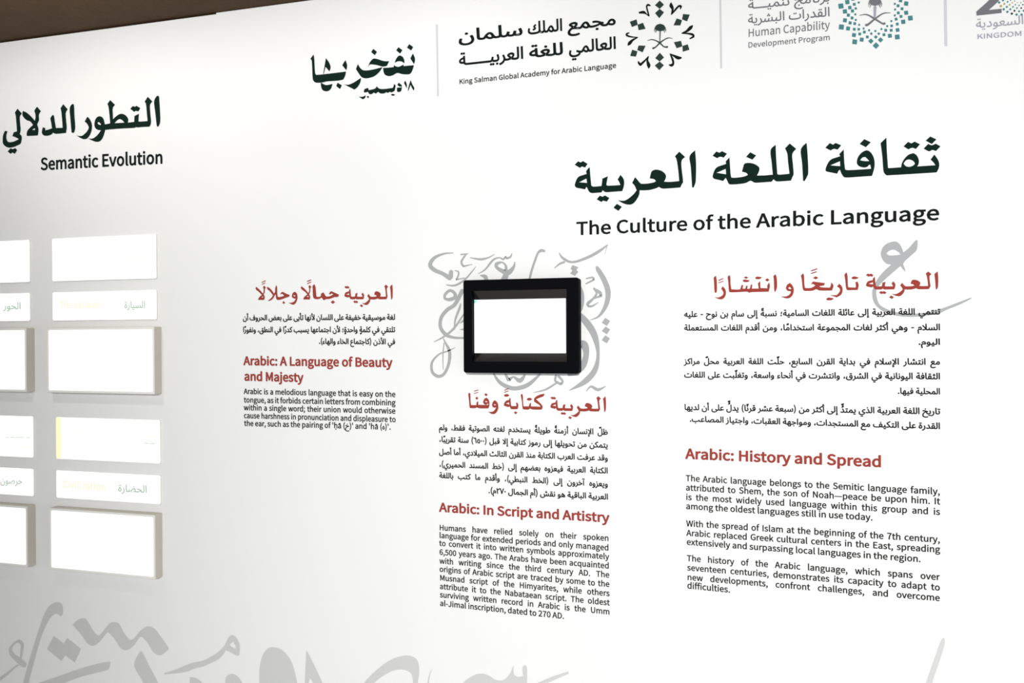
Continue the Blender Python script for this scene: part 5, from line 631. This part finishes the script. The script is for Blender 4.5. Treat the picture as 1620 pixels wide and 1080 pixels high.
SQ += [(1234-x, 170-y-40, w) for x, y, w in SQ if 130-y < -25]
for x, y, w in SQ:
    P = Print(PY); r = w*0.68; a = math.atan2(y-85, x-617)
    if abs(x-617) < 45: k = 0.0
    else: k = math.radians(38 if (x-617)*(y-85) > 0 else 52)
    c = [(x+r*0.95*math.cos(k+j*math.pi/2), y+r*0.95*math.sin(k+j*math.pi/2)) for j in range(4)]
    P.px([[(1240+p/4.263, q/4.263) for p, q in c]], sm=False); P.build('square_tile', 'teal', em2)
palm(e2, 615, 12, 48, 40, "615,50,20 612,125,14", 0, ("720,88,3 670,92,8 615,128,11 570,165,14 555,170,16", "510,105,3 560,100,8 615,130,11 665,160,11 678,160,16"), 'logogrey', 'logolight', em2)

P = Print(PY)
word(P, e2, "1297,80 1345,38 1385,0 1410,-35 1395,-60 1360,-58 1335,-35 1308,-55 1340,-95 1390,-105 1440,-90 1462,-50 1455,-5 1425,30 1380,69 1468,60 1468,88 1300,106")
P.build('logo_numeral', 'logogrey', wall, 'grey numeral two at the top right corner')
P = Print(PY)
text_line(P, 'A', 'المملكة العربية السعودية', (1543.5, 44.5), (1752, 27), 20, 0.004, False)
text_line(P, 'L', 'KINGDOM OF SAUDI ARABIA', (1545, 62), (1752, 47), 10.5, 0.01, False)
P.build('logo_lettering', 'logolight', wall, 'pale grey lettering cut by the right edge of the photograph')
em3 = group('dotted_emblem', 'emblem of small teal and gold squares at top right')
random.seed(11)
for ring, (rr, n) in enumerate(((7, 10), (11, 14), (15.5, 18), (20.5, 22), (26, 26))):
    for k in range(n):
        a = 2*math.pi*(k+0.5*(ring % 2))/n; x, y = 1612+rr*1.25*math.cos(a), -2+rr*math.sin(a)*0.98; w = 1.0+ring*0.32
        P = Print(PY); P.px([[(x-w, y), (x, y-w), (x+w, y), (x, y+w)]], sm=False)
        P.build('square_tile', 'teal' if (k+ring) % 3 else ('gold' if k % 2 else 'emgreen'), em3)

# ------------------------------------------------------------------ the three text columns
def heading(label, f, *rest):
    P = Print(PY); arabiyya(P, f)
    for o, ss in rest: word(P, o, *ss)
    P.build('heading_lettering', 'red', wall, label)
def mapper(x0, sx, sy, xr, yr, sl):
    def f(x, y):
        X = x0+(x-909.2)*sx; yb = 296.6-0.062*(x-1076)
        return X, yr+(X-xr)*sl+(y-yb)*sy
    return f
c13 = (395, 435, 13.5)
heading('red Arabic heading of the left text column', mapper(545, 0.398, 0.409, 610, 473.2, 0.0),
 (c13, [("145,250 190,290 240,340 285,395 300,360 300,290 285,260 312,225 350,265 325,300 325,360 300,410 320,450 322,490 310,530 185,530 195,490 235,445 265,425 230,390 190,350 150,320 128,285", "255,475 275,455 290,460 295,480"),
  "255,150 340,110 345,128 262,165", "262,195 335,158 340,172 268,207",
  "570,215 588,260 590,380 600,460 640,470 700,455 740,440 700,400 655,410 690,360 720,362 780,395 855,420 850,455 800,475 730,500 660,525 590,530 570,500 560,430 545,410 520,470 480,520 430,548 385,550 430,520 480,470 500,430 470,390 430,340 380,300 370,255 420,270 480,330 520,395 545,360 550,280",
  "700,590 728,555 760,590 730,618", ("965,355 1005,385 1022,440 1020,510 990,590 940,630 890,620 830,590 890,590 950,565 990,505 950,500 915,480 905,440 925,385", "930,440 955,425 985,445 965,458"),
  ("1115,240 1170,285 1220,340 1255,385 1275,340 1270,270 1255,245 1285,215 1320,250 1297,290 1297,350 1270,410 1290,440 1295,480 1285,520 1150,520 1165,475 1205,435 1235,415 1200,370 1160,340 1110,300 1095,260", "1220,460 1245,440 1265,455 1262,472"),
  "1225,130 1310,92 1318,108 1235,148", "1228,180 1312,140 1318,155 1235,195"]),
 ((500, 435, 11.57), ["-30,165 -8,215 0,300 10,385 25,398 75,395 95,372 88,355 110,330 140,318 158,350 180,385 205,393 250,387 295,368 318,352 285,334 262,352 238,348 262,308 285,297 340,320 422,358 412,388 385,402 340,402 300,418 250,435 205,440 172,443 152,462 128,445 115,420 95,415 65,435 5,440 -35,428 -52,385 -58,250 -62,205"]),
 ((370, 430, 6), ["920,288 941,270 962,286 941,303"]))
heading('red Arabic heading under the black frame', mapper(870.7, 0.459, 0.426, 946.7, 650.6, 0.02),
 ((735, 610, 12.46), [("95,140 115,150 120,300 128,380 235,380 235,330 272,300 270,375 470,378 465,340 440,370 400,370 370,335 368,310 390,260 432,235 470,265 490,320 490,390 470,445 300,445 240,425 215,440 125,440 100,420 90,300 75,165", "400,310 430,298 455,320 425,325"),
  "388,175 420,145 460,175 428,205", "212,245 242,215 275,245 242,275", "188,100 270,75 275,88 192,115", "185,148 268,120 272,133 190,160",
  ("600,285 640,320 662,370 665,440 640,510 590,555 530,550 460,510 520,515 580,495 625,425 580,430 550,405 545,360 570,305", "575,370 600,358 620,380 600,388"),
  ("1035,325 1058,365 1062,400 1045,460 930,460 905,440 890,405 860,418 800,400 775,385 785,340 820,295 880,280 880,260 905,232 912,330 922,400 1020,400 1025,375 1010,345", "815,350 875,325 885,370"),
  "775,190 800,168 855,165 882,188 850,212 800,212", "972,530 1005,503 1045,530 1008,560", "782,85 870,42 875,58 790,98", "778,125 865,92 870,105 785,138",
  "1580,155 1555,205 1470,240 1410,265 1450,300 1510,360 1540,410 1520,470 1350,468 1290,445 1260,468 1170,465 1145,440 1130,300 1110,190 1135,155 1150,200 1155,330 1165,405 1270,405 1280,360 1312,330 1308,405 1500,412 1470,375 1400,330 1372,300 1375,250 1420,205 1500,170",
  "1225,268 1250,242 1305,240 1332,265 1300,288 1250,288"]))
heading('red Arabic heading of the right text column, crossed by a grey letter', mapper(1369.7, 0.596, 0.492, 1469.7, 457.2, -0.007),
 ((1120, 415, 6.48), ["80,135 90,180 92,290 80,312 68,300 62,200 58,155", "105,180 158,160 160,168 110,190", "103,208 157,188 160,196 108,214",
  "150,245 175,270 185,305 178,345 150,375 110,375 65,355 110,358 150,335 158,305 135,270",
  "220,130 230,150 232,220 240,275 300,278 330,275 345,230 362,232 355,268 382,270 392,238 408,238 402,270 428,270 440,225 455,228 450,268 520,268 512,215 535,190 538,262 610,265 608,235 628,205 635,245 622,300 530,302 440,305 420,315 400,300 300,305 230,305 215,290 208,200 202,150",
  "585,180 607,162 632,180 608,196", "482,158 505,145 555,152 530,170 495,170", "365,155 390,143 415,155 392,168", "355,185 375,175 430,185 410,200 370,200", "692,120 705,160 708,250 692,300 680,290 675,180 670,140",
  ("840,210 865,235 880,280 870,330 840,362 800,368 742,348 800,348 840,325 850,295 815,290 798,265 810,230", "820,262 840,250 855,270 838,275"),
  "975,110 985,140 988,220 995,262 1050,262 1080,250 1100,235 1078,222 1055,225 1075,195 1110,200 1200,212 1190,235 1140,245 1165,255 1250,258 1260,230 1262,205 1282,225 1285,250 1270,288 1150,288 1110,275 1070,290 990,292 972,270 962,180 952,135",
  "1075,158 1105,142 1132,158 1105,174", "1055,82 1120,60 1122,70 1060,92", "1053,110 1112,90 1116,100 1060,118", "1212,375 1235,360 1290,368 1270,385 1225,388",
  "1345,218 1372,245 1380,285 1365,330 1320,358 1250,335 1320,335 1352,295 1350,265 1322,245", "1420,100 1430,140 1435,240 1440,255 1515,258 1515,225 1510,205 1530,195 1545,230 1535,282 1430,285 1415,260 1408,190 1398,125", "1470,158 1495,143 1548,155 1520,170 1480,170"]))
def block(name, m, label, font, em, bold, xs, lines):
    P = Print(PY)
    for l in lines:
        s, p0, p1 = l[:3]; text_line(P, font, s, p0, p1, em, bold, len(l) < 4, xs)
    P.build(name, m, wall, label)
block('heading_lettering', 'red', 'red English heading of the left text column', 'L', 18.4, 0.034, 1, [
 ('Arabic: A Language of Beauty', (385.8, 577), (620.8, 580.2), 1), ('and Majesty', (386.5, 601.5), (480, 603.7), 1)])
block('heading_lettering', 'red', 'red English heading of the middle text column', 'L', 19.2, 0.034, 1, [('Arabic: In Script and Artistry', (695.2, 808.8), (964, 825.7), 1)])
block('heading_lettering', 'red', 'red English heading of the right text column', 'L', 21.8, 0.034, 1, [('Arabic: History and Spread', (1084.6, 725), (1395.2, 738.3), 1)])
block('body_lettering', 'body', 'Arabic paragraph of the left text column', 'A', 11.9, 0.030, 0.93, [
 ('لغة موسيقية خفيفة على اللسان لأنها تأبى على بعض الحروف أن', (384.5, 506.3), (625.5, 505.5)),
 ('تلتقي في كلمةٍ واحدةٍ؛ لأن اجتماعها يسبب كدرًا في النطق، ونفورًا', (384.5, 525.2), (625.5, 525.2)),
 ('في الأذن (كاجتماع الخاء والهاء).', (504.5, 543.5), (625.5, 544.3), 1)])
block('body_lettering', 'body', 'English paragraph of the left text column', 'L', 11.6, 0.023, 0.98, [
 ('Arabic is a melodious language that is easy on the', (386, 622.8), (626, 627.8)),
 ('tongue, as it forbids certain letters from combining', (386, 636.3), (626, 641)),
 ('within a single word; their union would otherwise', (386, 648.5), (626, 654)),
 ('cause harshness in pronunciation and displeasure to', (386, 661), (626.5, 667.5)),
 ("the ear, such as the pairing of 'ḥā (خ)' and 'hā (ه)'.", (386.5, 673.3), (618.8, 679.2), 1)])
block('body_lettering', 'body', 'Arabic paragraph of the middle text column', 'A', 12.4, 0.030, 0.93, [
 ('ظلّ الإنسان أزمنةً طويلةً يستخدم لغته الصوتية فقط، ولم', (694.8, 679.8), (962, 687.3)),
 ('يتمكن من تحويلها إلى رموز كتابية إلا قبل (٦٥٠٠) سنة تقريبًا،', (694.8, 698.5), (962, 708)),
 ('وقد عرفت العرب الكتابة منذ القرن الثالث الميلادي، أما أصل', (694.8, 718.2), (962, 728.3)),
 ('الكتابة العربية فيعزوه بعضهم إلى (خط المسند الحميري)،', (695, 737.8), (962, 748.5)),
 ('ويعزوه آخرون إلى (الخط النبطي)، وأقدم ما كتب باللغة', (695, 755.4), (962, 769.5)),
 ('العربية الباقية هو نقش (أم الجمال ٢٧٠م).', (772.5, 779.5), (962.5, 789.8), 1)])
block('body_lettering', 'body', 'English paragraph of the middle text column', 'L', 12.0, 0.023, 0.98, [
 ('Humans have relied solely on their spoken', (695, 838.3), (963.5, 855.3)), ('language for extended periods and only managed', (695, 850.5), (963.5, 870.4)),
 ('to convert it into written symbols approximately', (695, 862.8), (963.8, 884.5)), ('6,500 years ago. The Arabs have been acquainted', (695.2, 877), (964, 899)),
 ('with writing since the third century AD. The', (695.3, 890.8), (964.3, 913.3)), ('origins of Arabic script are traced by some to the', (695.3, 903.8), (964.5, 928)),
 ('Musnad script of the Himyarites, while others', (695.7, 917.5), (964.7, 942.6)), ('attribute it to the Nabataean script. The oldest', (695.7, 931), (964.8, 957.2)),
 ('surviving written record in Arabic is the Umm', (696, 944.2), (965, 971.7)), ('al-Jimal inscription, dated to 270 AD.', (696, 957.7), (893, 978.5), 1)])
block('body_lettering', 'body', 'Arabic paragraphs of the right text column', 'A', 13.3, 0.030, 0.97, [
 ('تنتمي اللغة العربية إلى عائلة اللغات السامية؛ نسبةً إلى سام بن نوح - عليه', (1082.4, 501.3), (1487.5, 497)),
 ('السلام - وهي أكثر لغات المجموعة استخدامًا، ومن أقدم اللغات المستعملة', (1082.4, 522.5), (1487.5, 522)),
 ('اليوم.', (1452.3, 545), (1487.5, 545), 1),
 ('مع انتشار الإسلام في بداية القرن السابع، حلّت اللغة العربية محلّ مراكز', (1082.4, 575.5), (1487.5, 576.5)),
 ('الثقافة اليونانية في الشرق، وانتشرت في أنحاء واسعة، وتغلّبت على اللغات', (1082.4, 596.7), (1487.5, 599.6)),
 ('المحلية فيها.', (1419.7, 622.5), (1487.5, 623.4), 1),
 ('تاريخ اللغة العربية الذي يمتدُّ إلى أكثر من (سبعة عشر قرنًا) يدلُّ على أن لديها', (1082.4, 648), (1487.5, 655)),
 ('القدرة على التكيف مع المستجدات، ومواجهة العقبات، واجتياز المصاعب.', (1090.7, 666.5), (1487.5, 678.3), 1)])
block('body_lettering', 'body', 'English paragraphs of the right text column', 'L', 13.2, 0.023, 0.98, [
 ('The Arabic language belongs to the Semitic language family,', (1084.8, 760.5), (1487.3, 782)), ('attributed to Shem, the son of Noah—peace be upon him. It', (1084.8, 775.3), (1487.3, 797.6)),
 ('is the most widely used language within this group and is', (1085, 790.3), (1487.3, 814.2)), ('among the oldest languages still in use today.', (1085, 804.7), (1381, 822.9), 1),
 ('With the spread of Islam at the beginning of the 7th century,', (1085.5, 832), (1487.3, 857.8)), ('Arabic replaced Greek cultural centers in the East, spreading', (1086, 847), (1487.3, 873.7)),
 ('extensively and surpassing local languages in the region.', (1086, 861.2), (1457, 888.7), 1), ('The history of the Arabic language, which spans over', (1086.5, 887), (1486.5, 917.2)),
 ('seventeen centuries, demonstrates its capacity to adapt to', (1087, 901.8), (1487.3, 933.8)), ('new developments, confront challenges, and overcome', (1087, 916.8), (1487, 950.3)),
 ('difficulties.', (1087, 930.2), (1155.5, 937), 1)])

# ------------------------------------------------------------------ grey calligraphy
P = Print(OY); oc = (660, 370, 4)
stroke_set(P, oc, "228,120,5 170,125,12 110,150,20 82,195,26 110,228,26 160,250,24 205,278,30", "215,240,26 212,270,30", "240,232,6 262,240,10 258,270,10 245,290,9 300,278,6", "185,322,6 240,325,13 300,290,11 345,240,8 372,205,3",
 "175,410,14 176,385,18 205,358,18 235,372,20 240,400,24 205,415,22 176,410,14", "285,360,26 262,405,26 235,450,24 190,480,24 152,530,22 148,590,22 180,635,24 230,655,16 300,658,12", "235,605,6 242,540,12 268,470,14 275,440,6", "270,565,4 300,545,18", "270,605,3 295,603,12",
 "105,683,4 160,655,11 230,600,14 300,500,8", "165,660,5 180,690,12 205,745,20 200,820,18 170,885,18 130,900,20 95,870,18 95,810,14 140,760,10 190,742,9 242,718,3", "170,690,6 163,770,7 165,858,4",
 "278,130,10 320,125,6", "308,130,10 280,175,14 292,205,12 350,192,4", "335,150,5 400,160,14 450,150,10 490,128,3", "385,252,3 430,225,10 480,165,13 520,150,8 545,160,12 560,140,8 565,155,12 590,145,12 600,122,4",
 "618,178,6 610,210,18 575,245,34 535,232,26 503,210,20 505,188,22 540,180,10 562,205,16 560,240,20", "570,240,30 550,290,40 535,330,40", "400,262,6 430,270,26 440,300,22",
 "805,108,14 785,105,20 765,120,14 745,170,14 725,230,14 710,290,14", "898,120,5 925,155,16 985,178,14 1080,148,18 1150,110,18 1204,70,8", "1202,72,5 1188,132,2", "930,178,14 900,190,12 868,217,4",
 "1070,282,8 1110,275,12 1118,290,14 1068,315,8", "1120,345,8 1155,370,22 1165,392,16 1110,412,10 1080,440,18 1085,458,14 1110,455,12 1148,432,4", "1120,345,14 1135,380,14 1090,435,14",
 "1135,205,8 1145,225,28 1185,295,34 1208,370,34 1195,450,28 1150,520,14 1092,545,3", "1005,300,26 1038,380,36 1030,470,36 1000,500,30", "1015,500,34 1080,570,44 1125,650,40 1145,760,20 1125,860,34 1060,935,34 962,990,4",
 "1010,700,40 1055,700,50 1070,760,36 1050,830,40 1010,875,28 960,890,18", "485,885,10 515,930,20 560,962,26 620,977,26 700,955,26 775,890,12", "560,890,14 580,925,24 610,905,12 650,928,28 680,895,14",
 "733,1004,3 810,985,12 870,950,12 890,935,10", "878,895,14 875,930,14 910,950,16 920,930,14 895,900,16", "1070,995,4 1100,965,14 1145,985,20 1195,962,4")
for c in ("982,196 1020,210 1008,228 1020,240 998,265 968,250 982,232 972,222", "1190,530 1222,550 1200,582 1168,562", "1192,585 1222,604 1200,635 1168,614", "1190,640 1220,660 1200,692 1168,672"):
    P.px([crop(*oc, c)], sm=False)
P.build('calligraphy_ornament', 'orn', wall, 'cluster of grey calligraphic letters behind the black frame')
P = Print(OY)
word(P, (1360, 370, 7.2), ("660,75 650,180 580,250 500,330 510,380 525,435 490,400 465,365 400,420 320,490 245,560 205,610 190,640 195,720 225,800 300,850 420,890 560,905 720,900 880,865 1000,825 1130,775 1270,722 1275,735 1150,800 1000,860 900,905 720,935 580,945 440,935 310,900 210,840 155,760 142,660 165,590 205,510 270,430 360,350 300,335 255,280 240,220 265,150 320,105 400,85 450,110 485,170 495,210 560,160 635,75", "305,220 340,190 390,180 440,205 465,235 400,243 330,242"), corner=60)
P.build('calligraphy_ornament', 'orn', wall, 'large grey letter ain crossing the right red heading')
P = Print(OY)
def low(o, *shapes):
    lim = (1079-o[1])*o[2]
    for s in shapes:
        cs = []
        for t in ((s,) if isinstance(s, str) else s):
            pts = crop(*o, t); out = []; low_ = [(y-o[1])*o[2] > lim-8 for x, y in pts]
            for i, (x, y) in enumerate(pts):
                if not low_[i]: out.append((x, y))
                elif low_[i-1]: out += [(x, y+14), (x, y)]
                else: out += [(x, y), (x, y+14)]
            cs.append(out)
        P.px(cs, 60)
b1 = (0, 940, 5.4); b2 = (260, 940, 5.4); b3 = (540, 980, 4.05)
low(b1, "540,120 535,170 520,185 480,160 440,190 400,250 350,370 290,580 245,756 200,756 240,600 300,400 370,190 420,100 485,65 525,80", "460,355 545,420 575,372 692,465 640,580 558,520 525,568 402,465",
 "622,258 665,218 705,203 740,215 790,300 830,345 855,345 900,290 940,245 980,236 1020,255 1060,330 1100,378 1140,380 1200,310 1260,272 1310,285 1360,340 1445,462 1400,505 1360,518 1310,490 1260,410 1215,362 1190,370 1140,440 1080,475 1030,455 980,380 930,325 910,330 850,405 795,438 745,415 700,350",
 "945,575 935,625 900,650 700,700 550,756 330,756 480,705 680,635 860,585", "1200,485 1220,500 1280,620 1350,756 1225,756 1165,650 1148,600 1160,550")
stroke_set(P, b1, "-60,760,30 0,722,26 70,670,22 130,620,16 160,600,10", "205,600,46 165,565,48 110,520,36 90,470,26 120,420,18 165,395,24 190,430,26 185,490,20 178,550,12")
low(b2, ("0,672 100,640 180,605 260,578 330,565 400,530 470,485 520,425 550,365 585,345 620,375 645,440 640,520 615,520 560,490 525,475 500,515 460,555 400,585 330,615 250,635 190,660 80,675 0,682", "558,428 588,402 610,440 612,462 580,450"),
 "220,706 270,715 325,756 218,756", "520,756 530,700 575,678 620,695 668,756", "812,756 815,620 840,520 880,465 930,450 1000,470 1060,530 1100,610 1135,756", "1213,480 1240,520 1350,756 1270,756 1245,715 1235,756 1200,756")
low(b3, "145,405 240,310 320,255 400,230 455,235 490,265 500,330 490,405 460,405 450,350 420,325 380,318 310,335 210,405", "585,310 570,350 562,405 552,405 565,345",
 "780,405 850,355 905,345 950,360 990,385 1040,385 1080,345 1098,300 1105,300 1105,345 1130,365 1165,360 1160,310 1175,288 1190,310 1190,405", "1255,405 1350,365 1455,330 1458,345 1320,405")
low((1300, 940, 5.0625), "975,345 988,380 955,500 885,709 835,709 900,520 950,380")
P.build('calligraphy_ornament', 'ornlow', wall, 'very large pale grey calligraphy along the bottom of the wall')

# ------------------------------------------------------------------ lit plates and light boxes at the left
def plate(x0, x1, z0, z1, label, group, strips=None, letters=()):
    t = empty('lit_plate', ((x0+x1)/2, 0, z0), label, 'light panel', group)
    r = 0.0045
    v, f = rings([(rring(x0, x1, z0, z1, r), 0.0), (rring(x0, x1, z0, z1, r), -0.0035), (rring(x0+0.0006, x1-0.0006, z0+0.0006, z1-0.0006, r), -0.0042)], True, False)
    obj('plate_body', local(t, v), f, 'bezel', t)
    v, f = rings([(rring(x0+0.0006, x1-0.0006, z0+0.0006, z1-0.0006, r), -0.0042), (rring(x0+0.001, x1-0.001, z0+0.001, z1-0.001, r), -0.0048)], False, True)
    obj('lit_face', local(t, v), f, 'lit', t)
    for xa, xb, za, zb in (strips or ()):
        v, f = box(xa, xb, -0.0053, -0.0047, za, zb); obj('yellow_strip', local(t, v), f, 'lityellow', t, None, 'pale yellow lit strip')
    for font, s, p0, p1, em, m, bold in letters:
        P = Print(-0.0052); text_line(P, font, s, p0, p1, em, bold, False)
        o = P.build('plate_lettering', m, None); o.data.transform(Matrix.Translation(-t.location)); o.parent = t
def light_box(x0, x1, z0, z1, label, group, depth=0.027):
    t = empty('light_box', ((x0+x1)/2, 0, z0), label, 'light box', group)
    bz = 0.0062
    A = rring(x0, x1, z0, z1, 0.0022, 3); B = rring(x0+bz, x1-bz, z0+bz, z1-bz, 0.0045, 3); B2 = rring(x0+bz+.0006, x1-bz-.0006, z0+bz+.0006, z1-bz-.0006, 0.004, 3)
    A2 = rring(x0+0.0008, x1-0.0008, z0+0.0008, z1-0.0008, 0.002, 3)
    v, f = rings([(A, 0.0), (A, -depth+0.0008), (A2, -depth)], True, False); obj('box_housing', local(t, v), f, 'shell', t)
    v, f = rings([(A2, -depth), (B, -depth), (B2, -depth+0.0012)], False, False); obj('front_bezel', local(t, v), f, 'bezel', t)
    v, f = rings([(B2, -depth+0.0030), (B2, -depth+0.0010)], False, True); obj('lit_face', local(t, v), f, 'lit', t)
def X(px, py): return at(px, py).x
def Z(px, py): return at(px, py).z
pitch = X(249, 480)-X(49, 480)
cx0, cx1 = X(84.8, 441), X(249.3, 441)
rows = [dict(wide=(Z(166, 443), Z(166, 373.8)), nar=(Z(167, 506.3), Z(167, 460.3))), dict(wide=(Z(171, 729), Z(171, 661.2)), nar=(Z(171, 791.7), Z(171, 746.8)))]
bx = [(X(86.5, 560), X(255.6, 560), Z(165, 621), Z(165, 517.6)), (X(90.5, 850), X(257, 850), Z(170, 903.5), Z(170, 803.5+1.5))]
for col in (0, 1, 2):
    dx = -pitch*col
    cname = ('of the right column', 'of the column cut by the left edge', 'of a further column left of the photograph')[col]
    for r in (0, 1):
        rn = ('upper', 'lower')[r]; off = (0, X(90.5, 690)-X(84.8, 441))[r]
        x0, x1 = cx0+dx+off, cx1+dx+off
        z0, z1 = rows[r]['wide']; st = None
        if r == 1 and col == 0:
            st = [(x0+0.002, x0+0.018, z0+0.002, z1-0.002)]
        L = []
        if col == 0 and r == 0: L = [('L', '— —', (208, 414.5), (225, 414), 5.5, 'litpale', 0.055)]
        if col == 0 and r == 1: L = [('L', '— — — —', (112.5, 686.2), (155.5, 687.5), 4.6, 'litpale', 0.055), ('L', '— — —', (112.5, 696.5), (139.5, 697.4), 4.6, 'litpale', 0.055),
                                     ('L', '— — —', (222, 690), (249, 691), 5.5, 'litpale', 0.055), ('L', '— —', (230, 702.3), (247, 702.8), 6.5, 'litgreen', 0.055)]
        if col == 1 and r == 1: L = [('L', '— —', (30, 680.7), (48, 681), 5, 'litpale', 0.055), ('L', '— — —— —', (10, 692.3), (51, 693.3), 5.5, 'litgreen', 0.055), ('L', '—— —', (33, 707), (50, 707.5), 5, 'litpale', 0.055)]
        plate(x0, x1, z0, z1, '%s tall white lit plate %s of lit panels' % (rn, cname), 'lit plates on the left wall', st, L)
        z0, z1 = rows[r]['nar']; L = []
        if col == 0 and r == 0: L = [('L', 'The caravan', (97, 487.3), (162, 487), 15, 'litpale', 0.02), ('A', 'السيارة', (199, 487.5), (232, 487), 15, 'litgreen', 0.02)]
        if col == 0 and r == 1: L = [('L', 'Civilization', (102, 770.5), (170, 775), 15.5, 'litpale', 0.02), ('A', 'الحضارة', (189, 776.5), (235, 778.5), 16, 'litgreen', 0.02)]
        if col == 1 and r == 0: L = [('A', 'الحور', (8, 489), (36, 488.7), 15, 'litgreen', 0.02)]
        if col == 1 and r == 1: L = [('A', 'حرصون', (3, 764), (38, 765), 15, 'litgreen', 0.02)]
        plate(x0, x1, z0, z1, '%s narrow white lit plate %s of lit panels' % (rn, cname), 'lit plates on the left wall', None, L)
        a, b, c, d = bx[r]
        light_box(a+dx, b+dx, c, d, '%s protruding glowing light box %s of lit panels' % (rn, cname), 'light boxes on the left wall')

# ------------------------------------------------------------------ black frame with the lit screen
fx0, fx1, fz0, fz1 = X(744, 515)-0.0, X(920.5, 515), Z(830, 590), Z(830, 442.5)
dp = 0.033
def front(px, py): p = at(px, py, -dp); return p.x, p.z
fx0, fx1 = front(733, 515)[0], front(915.5, 515)[0]; fz0, fz1 = front(824, 590.2)[1], front(824, 440.8)[1]
ox0, ox1 = front(746.5, 515)[0], front(896.5, 515)[0]; oz0, oz1 = front(822, 572.5)[1], front(822, 458)[1]
t = empty('display_frame', ((fx0+fx1)/2, 0, fz0), 'thick black rounded frame with a glowing white screen, above the middle text column', 'screen')
O0 = rring(fx0, fx1, fz0, fz1, 0.006, 6); O1 = rring(fx0+0.0015, fx1-0.0015, fz0+0.0015, fz1-0.0015, 0.005, 6)
I1 = rring(ox0-0.001, ox1+0.001, oz0-0.001, oz1+0.001, 0.0025, 6); I0 = rring(ox0, ox1, oz0, oz1, 0.002, 6)
sd = -0.013
v, f = rings([(O0, 0.0), (O0, -dp+0.0015), (O1, -dp), (I1, -dp), (I0, -dp+0.001), (I0, sd+0.004)], True, False)
obj('frame_housing', local(t, v), f, 'black', t)
def mid(px, py): p = at(px, py, sd); return p.x, p.z
sx0, sx1 = mid(750.2, 515)[0], mid(895, 515)[0]; sz0, sz1 = mid(822, 558.3)[1], mid(822, 473)[1]
v, f = rings([(I0, sd+0.004), (I0, sd+0.0015)], True, True); obj('cover_glass', local(t, v), f, 'gloss', t)
# sloped reveals above and below the picture
for za, zb, nm in ((oz1-0.0005, sz1, 'upper_reveal'), (oz0+0.0005, sz0, 'lower_reveal')):
    v = [(ox0+.001, -dp+0.006, za), (ox1-.001, -dp+0.006, za), (ox1-.004, sd, zb), (ox0+.004, sd, zb), (ox0+.001, sd+0.001, za), (ox1-.001, sd+0.001, za)]
    obj(nm, local(t, v), [(0,1,2,3), (0,4,5,1), (3,2,5,4), (0,3,4), (1,5,2)], 'gloss', t)
S = rring(sx0, sx1, sz0, sz1, 0.0012, 3)
v, f = rings([(S, sd+0.0014), (S, sd)], True, True); obj('lit_screen', local(t, v), f, 'screen', t)
v = [(sx0+0.0005, sd-0.0003, sz1-0.001), (sx0+0.013, sd-0.0003, sz1-0.0008), (sx0+0.006, sd-0.0003, sz1-0.0035), (sx0+0.003, sd-0.0003, sz1-0.008), (sx0+0.0005, sd-0.0003, sz1-0.009)]
obj('screen_corner', local(t, v), [(0,1,2,3,4)], 'cyan', t)
